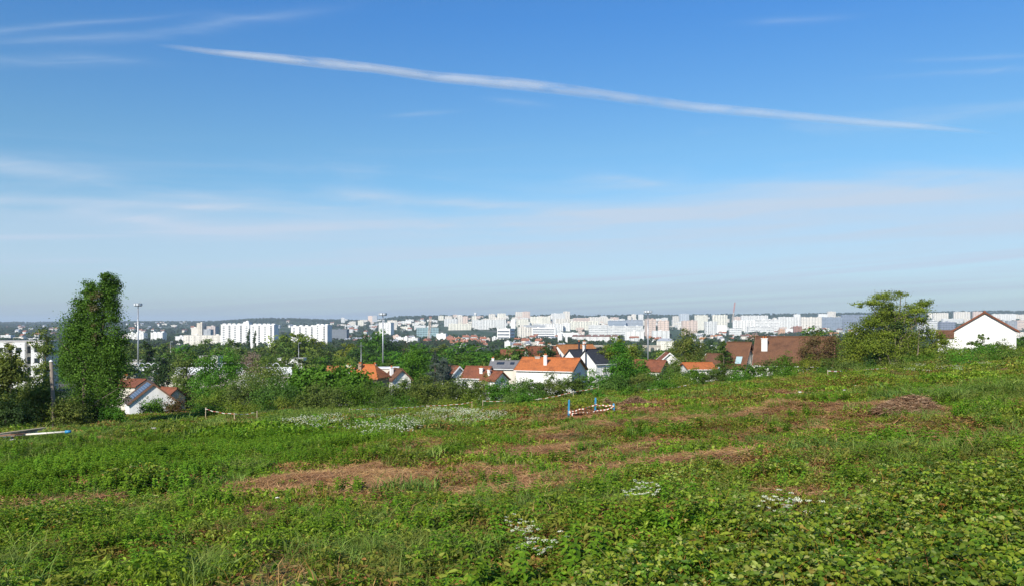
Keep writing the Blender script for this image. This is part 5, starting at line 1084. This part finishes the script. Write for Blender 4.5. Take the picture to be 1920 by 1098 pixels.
B('dark grey windowless slab right of the white slab blocks', 619, 652, 617, 642, DG, 'plain', a=-8, kind='warehouse', cat='warehouse')
B('wide white flats left of the first floodlight mast', 238, 273, 624, 641, WH, 'grid', a=-12, caps=3)
B('wide white flats right of the first floodlight mast', 281, 309, 623, 641, WH, 'grid', a=-14, caps=3)
B('small pale flats between the poplar and the lamp mast', 226, 240, 628, 641, CR, 'grid')
B('white low hall at the left frame edge above the flats', 0, 22, 628, 640, WH, 'bands', kind='hall', cat='hall')
B('low white hall left of the see-through tree', 24, 46, 632, 641, CR, 'plain', kind='hall', cat='hall')
B('small white hall behind the see-through tree', 52, 72, 634, 642, WH, 'plain', kind='hall', cat='hall')
# --- second part: mast to crane
B('white fourteen-storey tower beside the second floodlight mast', 709, 738, 604, 630, WH, 'grid', a=-24, dep=18, kind='tower_block', cat='tower block', caps=2)
B('cream block behind the white tower by the second mast', 726, 744, 600, 618, CR, 'grid')
B('dark and pink pair tower on the skyline left of the second mast, grey half', 698, 707, 591, 603, GY, 'plain', a=0, kind='tower_block', cat='tower block')
B('dark and pink pair tower on the skyline left of the second mast, pink half', 690, 698, 591.5, 603, PK, 'plain', a=0, kind='tower_block', cat='tower block')
B('tall pale tower on the skyline above the dark grey slab', 639, 646, 595, 607, PW, 'grid', kind='tower_block', cat='tower block')
B('cream block right of the pale skyline tower', 655, 667, 602, 612, CR, 'grid')
B('yellowish block left of the pink pair tower', 671, 682, 600, 612, YE, 'grid')
B('long low white slab under the skyline left of the second mast', 646, 672, 609, 615, PW, 'grid')
B('short white slab left of the white tower', 692, 704, 609, 614, PW, 'grid')
B('long pale yellow slab right of the white tower', 750, 770, 611.5, 618, YE, 'grid')
B('pale hillside block above the pale yellow slab', 752, 772, 601, 608, PW, 'grid')
B('pale block on the wooded hill left of the crane', 782, 798, 602, 609, CR, 'grid')
B('teal glass office with a stepped white top behind the fat crane', 780, 822, 614, 636, TE, 'glass', a=5, dep=20, kind='office_building', cat='office building')
B('white stepped upper storeys on the teal glass office', 776, 798, 609, 618, WH, 'bands', a=5, kind='office_building', cat='office building')
B('white low box left of the two low office blocks', 741, 756, 632, 645, WH, 'plain')
B('white low box in the middle before the teal office', 757, 764, 631, 646, WH, 'plain')
B('white and grey low office before the teal office', 765, 785, 633, 647, WH, 'bands', kind='office_building', cat='office building')
B('brick-pink block left of the white low boxes', 737, 749, 628, 640, PK, 'grid')
B('white boxy block right of the teal office', 818, 838, 625, 640, WH, 'plain', a=-8, dep=18)
B('narrow brick block touching the white boxy block', 839, 847, 629, 641, BRK, 'plain')
# --- centre hill
B('pale block on the hilltop left of the water tower', 834, 848, 592, 600, CR, 'grid')
B('low cream block farthest left on the hilltop', 822, 832, 591.5, 600, YE, 'grid')
B('pinkish tower below the hilltop right of the crane', 857, 867, 590.5, 610, CR, 'grid', kind='tower_block', cat='tower block')
B('pinkish block attached right of the pinkish tower', 866, 878, 592.5, 608, PK, 'grid')
B('yellowish block just left of the water tower', 884, 893, 592, 602, YE, 'grid')
B('wide grey-white block before the pinkish tower', 833, 858, 597, 611, PW, 'stripes')
B('long low cream slab on the left flank of the long pale slab', 840, 884, 606, 618, YE, 'grid', a=3)
B('very long pale eleven-storey slab, widest on the hill at the centre', 884.5, 949, 599, 617, PW, 'stripes', a=-5, dep=14, caps=5)
B('set back upper part behind the very long pale slab', 922, 949, 594.5, 606, CR, 'grid')
B('pair of pale blocks on the skyline, left one', 916, 929, 588, 600, CR, 'grid')
B('pair of pale blocks on the skyline, right one', 932, 948, 587, 600, YE, 'grid')
B('skyline block with stepped roof right of the pair', 966, 980, 584.5, 597, CR, 'grid', caps=3)
B('skyline block right of the stepped one', 980, 994, 583.5, 597, PK, 'grid')
B('narrow blank white tower right of the very long slab', 958, 967, 598, 617, WH, 'plain', a=-6, kind='tower_block', cat='tower block')
B('cream cluster block right of the narrow blank tower', 968, 991, 598, 612, YE, 'grid')
B('yellowish toothed-roof block in the middle of the hill', 994, 1033, 593.5, 611, YE, 'stripes', caps=7)
B('big pale striped slab with a higher right end on the central skyline', 1034, 1060, 587, 610, PW, 'stripes', a=-4)
B('higher pale tower end of the big striped slab on the skyline', 1056, 1069, 583.5, 610, CR, 'stripes', a=-4, kind='tower_block', cat='tower block')
B('cream tiered block under the big striped slab', 1042, 1068, 597, 612, CR, 'stripes', a=-2)
B('white five-storey office with dark window rows, left of centre', 932, 965, 615.5, 642, WH, 'none', a=-22, dep=26, kind='office_building', cat='office building', parts=band_parts(4))
B('cream block between the two white offices', 970, 998, 613, 634, CR, 'stripes')
B('wide white office with four dark horizontal window bands', 997, 1044, 613.5, 632, WH, 'none', a=-9, dep=22, kind='office_building', cat='office building', parts=band_parts(4))
B('grey roofed low office behind the wide banded office', 982, 1022, 609, 622, GY, 'bands', kind='office_building', cat='office building')
B('long white slab above the wide banded office', 1013, 1056, 606.5, 620, WH, 'grid', a=-2)
B('white end block of the long slab above the banded office', 1055, 1070, 605, 620, WH, 'grid', a=-10)
B('long cream slab with vertical stripes right of the white end block', 1068, 1122, 602, 618, YE, 'stripes', a=-3, caps=8)
B('pink terraced block behind the striped cream slab', 1075, 1106, 595.5, 606, PK, 'bands')
B('pale terraced block right of the pink terraced one', 1104, 1140, 594, 606, CR, 'grid', caps=6)
B('white slender tower block before the trees at the centre', 1046, 1056, 626, 648, WH, 'plain', a=-12, kind='tower_block', cat='tower block')
B('narrow white pillar block right of the slender tower', 1060.5, 1064, 626, 648, WH, 'plain', a=0)
B('long low white hall at the foot of the striped cream slab', 1043, 1085, 623, 631, WH, 'plain', kind='hall', cat='hall')
B('banded apartment block left of the bluish terraces', 1104, 1142, 608.5, 630, PW, 'bands', a=-4)
B('beige low flats in front of the first white office', 958, 1006, 641, 652, BG, 'grid', a=2)
B('white blank gable flats at the left end of the beige low flats', 946, 959, 640, 655, WH, 'plain')
B('white box left of the first white office', 922, 932, 631.5, 645, WH, 'stripes')
B('pinkish box left of the white box near the red roofs', 911, 919, 634, 645, PK, 'grid')
B('grey pitched-roof warehouse gable among the trees left of centre', 888, 902, 648, 658, GY, 'plain', kind='warehouse', cat='warehouse', roof='brown')
# terraced houses behind the aqueduct
for k in range(7): B('white terraced house with dark roof, %s from left in the row above the aqueduct' % ['first', 'second', 'third', 'fourth', 'fifth', 'sixth', 'seventh'][k], 1073+k*12.5, 1085+k*12.5, 626.5+.2*(k % 2), 642, WH, 'grid', a=0, kind='terraced_house', cat='house', roof='brown', group='white terraced row above the aqueduct', dep=11)
# --- right of centre
B('pale tower pair on the far skyline behind the mast, left one', 1184, 1193, 588.5, 604, CR, 'grid', kind='tower_block', cat='tower block')
B('pale tower pair on the far skyline behind the mast, right one', 1197, 1207, 589, 604, PW, 'grid', kind='tower_block', cat='tower block')
B('small tower left of the skyline pair behind the mast', 1177, 1184, 591.5, 604, CR, 'grid', kind='tower_block', cat='tower block')
B('bluish-grey terraced offices with many setbacks, left part', 1140, 1174, 600.5, 616, BL, 'bands', caps=4, kind='office_building', cat='office building')
B('bluish-grey terraced offices with many setbacks, right part', 1173, 1206, 599, 616, (.40, .44, .5), 'bands', caps=4, kind='office_building', cat='office building')
B('white block with long horizontal window rows left of the pink towers', 1140, 1206, 610.5, 631, PW, 'bands', a=-2, dep=18)
B('white four-storey flats with small windows under the horizontal rows', 1172, 1208, 620, 637, WH, 'grid', a=-6)
B('pink round-cornered tower behind the floodlight mast', 1210.5, 1230, 597.5, 634, PK, 'grid', a=8, dep=20, kind='tower_block', cat='tower block', caps=2, bay=2.2)
B('pink tower just right of the floodlight mast', 1234, 1256, 600.5, 632, PK, 'grid', a=-8, dep=20, kind='tower_block', cat='tower block', caps=2, bay=2.2)
B('lilac-white low block before the two pink towers', 1223, 1256, 619.5, 637, PW, 'grid', a=-4)
B('cream four-storey house with a grey mansard roof, right of the mast', 1232, 1266, 633.5, 656, YE, 'grid', a=-12, dep=13, roof='zinc', kind='apartment_house')
B('pale tower left of the grey-blue skyline tower', 1261, 1274, 592, 606, CR, 'stripes', kind='tower_block', cat='tower block')
B('wide grey-blue tower on the skyline above the birch', 1274, 1293, 587.5, 606, (.50, .55, .6), 'stripes', a=-10, dep=16, kind='tower_block', cat='tower block')
B('small pink tower right of the birch top', 1279, 1290, 601, 628, PK, 'grid', kind='tower_block', cat='tower block', bay=2.2)
B('taller pink tower right of the small pink tower', 1289, 1308, 600, 628, PK, 'grid', kind='tower_block', cat='tower block', bay=2.2)
B('yellow-white ribbed tower on the skyline, left of two', 1303, 1328, 590.5, 618, YE, 'stripes', a=-8, dep=18, kind='tower_block', cat='tower block', caps=2)
B('yellow-white ribbed tower on the skyline, right of two', 1336, 1364.5, 590, 617, YE, 'stripes', a=-8, dep=18, kind='tower_block', cat='tower block', caps=3)
B('low pale block between the two ribbed towers', 1322, 1345, 602, 628, PW, 'stripes', a=4)
B('bright white block under the right ribbed tower', 1345, 1363, 609, 624, WH, 'plain', a=-8)
B('long low white hall left of the bright white block', 1303, 1332, 624.5, 632, WH, 'bands', kind='hall', cat='hall')
B('white slab with toothed roof on the skyline right of the tall crane', 1390, 1440, 591, 606, WH, 'stripes', a=-3, caps=7)
B('brownish block behind the foot of the tall crane', 1377, 1391, 593.5, 606, PK, 'grid')
B('huge bright white slab right of the tall crane, left half', 1375, 1419, 600, 624, WH, 'grid', a=-5, caps=4)
B('huge bright white slab right of the tall crane, right half', 1417, 1460, 598, 624, WH, 'bands', a=-5, caps=4)
B('white banded low block before the huge slab', 1368, 1391, 614.5, 630, PW, 'bands', a=-6)
B('white stepped low block under the right half of the huge slab', 1402, 1452, 611.5, 626, WH, 'bands', a=3)
B('white slab with ribbed balconies continuing right of the huge slab', 1460, 1505, 593.5, 617, WH, 'stripes', a=-5, caps=2)
B('rooftop pavilion on the ribbed balcony slab', 1489, 1501, 588.5, 600, WH, 'plain')
B('cream slab with dense windows right of the ribbed balcony slab', 1503, 1541, 594, 620, CR, 'grid', a=-4, bay=2.4, caps=3)
B('white block with higher box on the skyline before the bluish offices', 1535, 1552, 588, 600, PW, 'plain')
B('pinkish white box, highest on the skyline left of the acacia', 1552, 1567, 583.5, 597, CR, 'stripes', a=-8)
B('long bluish glass office with dark vertical joints left of the acacia', 1538, 1580, 594, 619, BL, 'glass', a=-3, kind='office_building', cat='office building')
B('long bluish glass office continuing behind the acacia', 1579, 1640, 590, 619, (.26, .31, .40), 'glass', a=-3, kind='office_building', cat='office building')
B('square brick building above the big brown roof', 1489, 1504, 611, 626, BRK, 'grid')
B('peach-coloured block above the big brown roof', 1461, 1472, 617, 630, (.62, .38, .24), 'grid')
B('white block between the peach and the brick buildings', 1473, 1487, 616, 627, WH, 'plain')
B('white low block above the dark brown steep roof', 1408, 1442, 644, 655, WH, 'plain')
B('white low block above the steep left brown roof', 1384, 1397, 641, 656, WH, 'plain')
B('round-cornered white storehouse left of the dark spruce', 1312, 1324, 643, 655, WH, 'plain', kind='warehouse', cat='warehouse')
B('pale low workshops right of the white storehouse', 1324, 1345, 648, 657, PW, 'plain', kind='warehouse', cat='warehouse')
# far right
B('pale skyline block just right of the acacia top', 1741, 1749, 586.5, 598, CR, 'plain')
B('wide pale skyline block right of the acacia', 1751, 1778, 586, 600, CR, 'grid', a=-10)
B('pale skyline block left of the big gable peak', 1790, 1819, 584, 600, CR, 'grid', a=-10)
B('pinkish skyline block touching the big gable peak', 1825, 1842, 583.5, 600, PK, 'grid', a=-8)
B('bluish glass tower left of the big white gable', 1762, 1792, 603, 632, (.25, .28, .36), 'glass', a=3, kind='office_building', cat='office building', bay=4.5)
B('white stepped hall above the bluish glass tower', 1768, 1806, 597, 606, PW, 'bands', kind='hall', cat='hall')
B('pale building right behind the acacia crown', 1722, 1762, 600, 630, PW, 'bands')
B('white slab on the skyline right of the big gable peak', 1862, 1904, 588, 602, WH, 'grid', a=-6)
B('pale low slab at the right frame edge on the skyline', 1904, 1935, 589, 600, CR, 'grid')
B('pinkish office at the right frame edge', 1906, 1940, 600, 618, PK, 'bands', kind='office_building', cat='office building')
B('grey glass building beside the right slope of the big gable', 1888, 1907, 601, 619, GY, 'glass', kind='office_building', cat='office building')
B('cream long building under the pinkish office at the right edge', 1896, 1940, 622, 634, CR, 'grid')
# water tower on the hilltop
D = 4600; x = xx(891.5, D); zb = Hs(x, D); zt = zz(585.5, D); ro = empty('water_tower', (x, D, zb)); tag(ro, 'round white water tower on the hilltop left of centre', 'water tower')
mb = MB(); mb.tube([(0, 0, -1), (0, 0, (zt-zb)*.55)], [5, 5], 14); mb.build('shaft', PM('render', PW, var=.1, scale=.1), ro); mb = MB(); mb.tube([(0, 0, (zt-zb)*.5), (0, 0, (zt-zb)*.66), (0, 0, zt-zb-1), (0, 0, zt-zb)], [5, 8.5, 8.5, 6], 14); mb.build('tank', PM('render', PW, var=.1, scale=.1), ro)
# aqueduct
stone = plain('aqueduct_stone', (.42, .37, .30), .9, .2, .15, streak=True)
D = D_of(1170, 657.5); x0, x1 = xx(1008, D), xx(1238, D); zt = zz(646, D); zb = Hs(xx(1170, D), D)-4; ro = empty('aqueduct', ((x0+x1)/2, D, zb), R(-3)); tag(ro, 'long stone aqueduct with tall arches crossing behind the slate roofs', 'aqueduct')
n_ = 22; l_ = x1-x0; st = l_/n_; h = zt-zb; mb = MB(); mb.box((0, 0, h-.9), (l_, 5, 1.8)); mb.build('channel', stone, ro)
for k in range(n_):
    xc = -l_/2+(k+.5)*st; mb = MB(); r = st*.34; ys = (-2, 2); pr = []; NA = 8
    arc = [(xc-r*math.cos(math.pi*t/NA), h-1.8-r-1.2+r*math.sin(math.pi*t/NA)) for t in range(NA+1)]
    for y_ in ys:
        pr.append([(xc-st/2, y_, 0), (xc-r, y_, 0)]+[(p[0], y_, p[1]) for p in arc]+[(xc+r, y_, 0), (xc+st/2, y_, 0), (xc+st/2, y_, h-1.8), (xc-st/2, y_, h-1.8)])
    m_ = len(pr[0]); mb.add(pr[0]+pr[1], [(0, 1, 2, m_-1)]+[(m_-1, 2+t, 3+t) if t < NA/2 else (m_-2, 2+t, 3+t) for t in range(NA)]+[(m_-1, 2+NA//2, m_-2)]+[(m_-2, 2+NA, m_-4, m_-3)]+[(m_+1+t, m_+2+t, 2+t, 1+t) for t in range(NA+2)]+
        [(m_+m_-1, m_+2, m_+1, m_)]+[((2*m_-1) if t < NA/2 else (2*m_-2), m_+3+t, m_+2+t) for t in range(NA)]+[(2*m_-2, m_+2+NA//2, 2*m_-1)]+[(2*m_-3, 2*m_-4, m_+2+NA, 2*m_-2)])
    mb.build('arch', stone, ro)
# cranes
cs = plain('crane_paint', (.60, .50, .42), .7, .1, .1); cred = plain('crane_red', (.50, .16, .12), .7, .1, .1)
def crane(px0, px1, top, base, wd, label, two, D=None):
    D = D or D_of(px0, base); x, dx = xx(px0, D), (px1-px0)/F*D; zb = Hs(x, D); h = zz(top, D)-zb; ro = empty('crane', (x, D, zb)); tag(ro, label, 'crane'); n_ = 12; t_ = max(.35, wd*.14)
    def pos(t, sx, sy): return (dx*t+sx*wd/2, sy*wd/2, h*t)
    for s in range(2):
        mb = MB()
        for sx in (-1, 1):
            for sy in (-1, 1): mb.tube([pos(s*.5, sx, sy), pos(s*.5+.5, sx, sy)], [t_, t_], 4)
        for k in range(n_//2+1):
            t0 = s*.5+k/n_; t1 = min(1, t0+1/n_)
            for sy in (-1, 1): mb.tube([pos(t0, -1 if k % 2 else 1, sy), pos(t1, 1 if k % 2 else -1, sy)], [t_*.7]*2, 4); mb.tube([pos(t0, -1, sy), pos(t0, 1, sy)], [t_*.6]*2, 4)
            for sx in (-1, 1): mb.tube([pos(t0, sx, -1 if k % 2 else 1), pos(t1, sx, 1 if k % 2 else -1)], [t_*.7]*2, 4)
        mb.build('lower_lattice' if s == 0 else 'upper_lattice', cs if s == 0 or not two else cred, ro)
    mb = MB(); mb.box((dx, 0, h+.6), (wd*1.4, wd*1.4, 1.2)); mb.build('head', cred, ro)
crane(1373, 1378, 567, 604, 4.2, 'tall slender red and cream crane boom rising above the white slabs on the right', True)
crane(803, 807.5, 594, 640, 4.0, 'thick beige crane boom in front of the teal glass office', False)
for px, top, lb in [(1107, 590, 'left'), (1117, 588, 'middle'), (1125, 587, 'right')]:
    D = 6500; x = xx(px, D); zb = Hs(x, D); h = zz(top-1, D)-zb; ro = empty('pylon', (x, D, zb)); tag(ro, 'tiny lattice pylon on the skyline right of the big striped slab, %s of three' % lb, 'pylon'); mb = MB(); mb.tube([(0, 0, 0), (0, 0, h)], [4, .8], 4); mb.build('tower', GYm if False else steel, ro); mb = MB(); mb.box((0, 0, h*.8), (16, 1, 1.4)); mb.build('crossarm', steel, ro)
# small houses, copied from a few kinds
def hkind(col, roof, w, d, h):
    ro = empty('house', (0, 0, 0)); mb = MB(); mb.box((0, 0, h/2-1.5), (w, d, h+3)); 
    mb.add([(-w/2, -d/2, h), (-w/2, d/2, h), (-w/2, 0, h+d*.33), (w/2, -d/2, h), (w/2, d/2, h), (w/2, 0, h+d*.33)], [(1, 0, 2), (3, 4, 5)]); mb.build('wall', facade(col, 'grid', 2.7, 3.3), ro)
    mb = MB(); q = .5; mb.add([(-w/2-q, -d/2-q, h-.1), (w/2+q, -d/2-q, h-.1), (w/2+q, 0, h+d*.38), (-w/2-q, 0, h+d*.38), (w/2+q, d/2+q, h-.1), (-w/2-q, d/2+q, h-.1)], [(0, 1, 2, 3), (3, 2, 4, 5), (0, 5, 4, 1), (1, 4, 2), (0, 3, 5)]); rf = mb.build('roof', roof, ro)
    mb = MB(); mb.box((w*.25, 0, h+d*.38+.3), (.8, .8, 1.8)); mb.build('chimney', PM('render', mul(col, .9), var=.1, scale=.1), rf); return ro
HK = [('white house with dark red roof', hkind(WH, rtred, 11, 8, 5.5)), ('cream house with orange roof', hkind(CR, rtor, 12, 9, 5)), ('white house with grey roof', hkind(WH, rtgy, 11, 8, 6)), ('cream house with brown roof', hkind(CR, rtbr, 13, 9, 6.5)), ('tall white gabled house', hkind(WH, rtred, 9, 9, 9)), ('pinkish house with red roof', hkind(PK, rtred, 14, 9, 7))]
def copy_deep(src, ro_parent=None):
    c = src.copy(); COL.objects.link(c); c.parent = ro_parent
    for ch in list(src.children): copy_deep(ch, c)
    return c
hused = set()
def small(k, px, D, sc, where):
    nm, src = HK[k]; x = xx(px, D); c = src if k not in hused else copy_deep(src); hused.add(k)
    c.location = (x, D, Hs(x, D)); c.rotation_euler.z = R(cgr.choice([0, 90, 20, -25, 65])+cgr.uniform(-12, 12)); c.scale = (sc,)*3
    tag(c, 'small %s %s' % (nm, where), 'house', 'small %ss %s' % (nm, where))
for (a0, a1, b0, b1, n_, ks, where) in [
    (838, 908, 637, 652, 34, (0, 0, 1, 3, 4, 5), 'in the quarter left of the first white office'),
    (1175, 1235, 634, 641, 13, (0, 0, 4, 1), 'just above the aqueduct by the middle mast'),
    (735, 835, 634, 650, 20, (0, 2, 3, 5), 'around the low white boxes below the teal office'),
    (1300, 1372, 626, 640, 16, (0, 1, 2, 4), 'below the two ribbed towers'),
    (1380, 1460, 624, 642, 16, (0, 2, 3, 5), 'below the huge white slab'),
    (1462, 1620, 618, 632, 22, (1, 2, 3, 4), 'between the bluish offices and the big brown roof'),
    (1750, 1930, 622, 650, 12, (0, 2, 3), 'in the valley around the big white gable'),
    (232, 362, 606, 624, 24, (2, 2, 3, 4), 'scattered on the wooded hillside at the left'),
    (10, 110, 612, 638, 16, (2, 3, 4), 'on the hillside at the far left edge'),
    (640, 735, 606, 628, 18, (2, 4, 0), 'on the slope left of the second mast tower'),
    (745, 830, 600, 626, 12, (2, 3, 0), 'on the wooded slope around the fat crane'),
    (520, 640, 604, 616, 10, (2, 3), 'on the far slope behind the white slabs'),
    (950, 1060, 632, 655, 14, (0, 2, 4), 'among the trees below the two white offices'),
    (640, 700, 632, 645, 9, (2, 3), 'right of the dark grey slab')]:
    for _ in range(n_):
        px = cgr.uniform(a0, a1); D = D_of(px, cgr.uniform(b0, b1)); small(cgr.choice(ks), px, D, cgr.uniform(.9, 1.3)*(1.25 if D > 3000 else 1), where)
# mid-size pale blocks filling the far districts
mk = [('pale block of flats', PW, 'grid'), ('cream block of flats', CR, 'grid'), ('white striped block', WH, 'stripes'), ('pinkish block of flats', PK, 'grid')]
for (a0, a1, b0, b1, n_, hp, where) in [(850, 1160, 594, 611, 84, 5, 'on the crowded central hilltop'), (1140, 1310, 600, 622, 44, 6, 'between the mast and the ribbed towers'), (1300, 1620, 598, 621, 42, 7, 'behind the white slabs on the right'),
                                   (1060, 1210, 606, 630, 36, 6, 'in the white district above the aqueduct'), (640, 850, 600, 614, 24, 4, 'on the ridge left of the central hill'), (240, 345, 604, 612, 7, 3, 'on the ridge left of the beige tower'), (1720, 1930, 598, 618, 16, 8, 'around the peak of the big white gable'), (960, 1060, 603, 624, 20, 6, 'around the yellowish toothed-roof block')]:
    for _ in range(n_):
        px = cgr.uniform(a0, a1); by = cgr.uniform(b0, b1); w_ = cgr.uniform(5, 17); k = cgr.choice(mk); hh = hp*cgr.uniform(.55, 1.2)
        block('%s %s' % (k[0], where), px-w_/2, px+w_/2, by-hh, by, k[1], k[2], group='%ss %s' % (k[0], where))
# far woods between the buildings: countless crowns
g3 = np.random.default_rng(4)
def blob(n, s):
    lo = [(g3.normal()*2.2, g3.normal()*2.2, 5+g3.normal()*1.0, 2.8, 2.8, 2.6) for _ in range(6)]+[(0, 0, 7.6, 2.4, 2.4, 2)]
    V, Q, v = crown(lo, n, s, .7, g3, .25, .4, .5); return (V, Q, v)
L_far = LM('far_leaf', [(.035, .06, .016), (.05, .09, .022), (.075, .125, .03)], pcol=(.06, .075, .03), pscale=.01, inst=.3)
FB = [proto('far', blob(420, 1.7), L_far) for _ in range(5)]
n = 37000; t = g3.random(n); D = 800*(8500/800)**(t**.75); u = (g3.random(n)*2-1)*.9; x = u*D
w_ = fbm(x*.0035, D*.0035, 44, 3); px = 960+u*F
green = np.interp(px, [-300, 110, 240, 340, 430, 640, 760, 850, 1000, 1150, 1300, 1500, 1700, 2200], [1, 1, .9, .55, .5, .8, .8, .35, .4, .18, .3, .3, .35, .4]); ridge = sst(5200, 6200, D)*(1-(px > 840)*(px < 1060)*.75); ridge = np.maximum(ridge, sst(4300, 5200, D)*(px < 850))
fl_ = sst(1500, 900, D)*.5
p_ = np.clip((w_-.62+green*.42+fl_*.3)*3.5, .02, 1); p_ = np.maximum(p_, ridge)
s_ = g3.random(n) < p_; x, D = x[s_], D[s_]; z = H(x, D)-1
scl = (.75+.6*g3.random(len(x)))*np.where(D > 5000, 1.35, 1.0)
scatter('woodland', FB, np.stack([x, D, z], 1), np.stack([np.zeros(len(x)), np.zeros(len(x)), g3.random(len(x))*6.28], 1), scl, g3.integers(0, 5, len(x)), 'far woods and clumps of trees between the city buildings and on the ridges', 'woods')
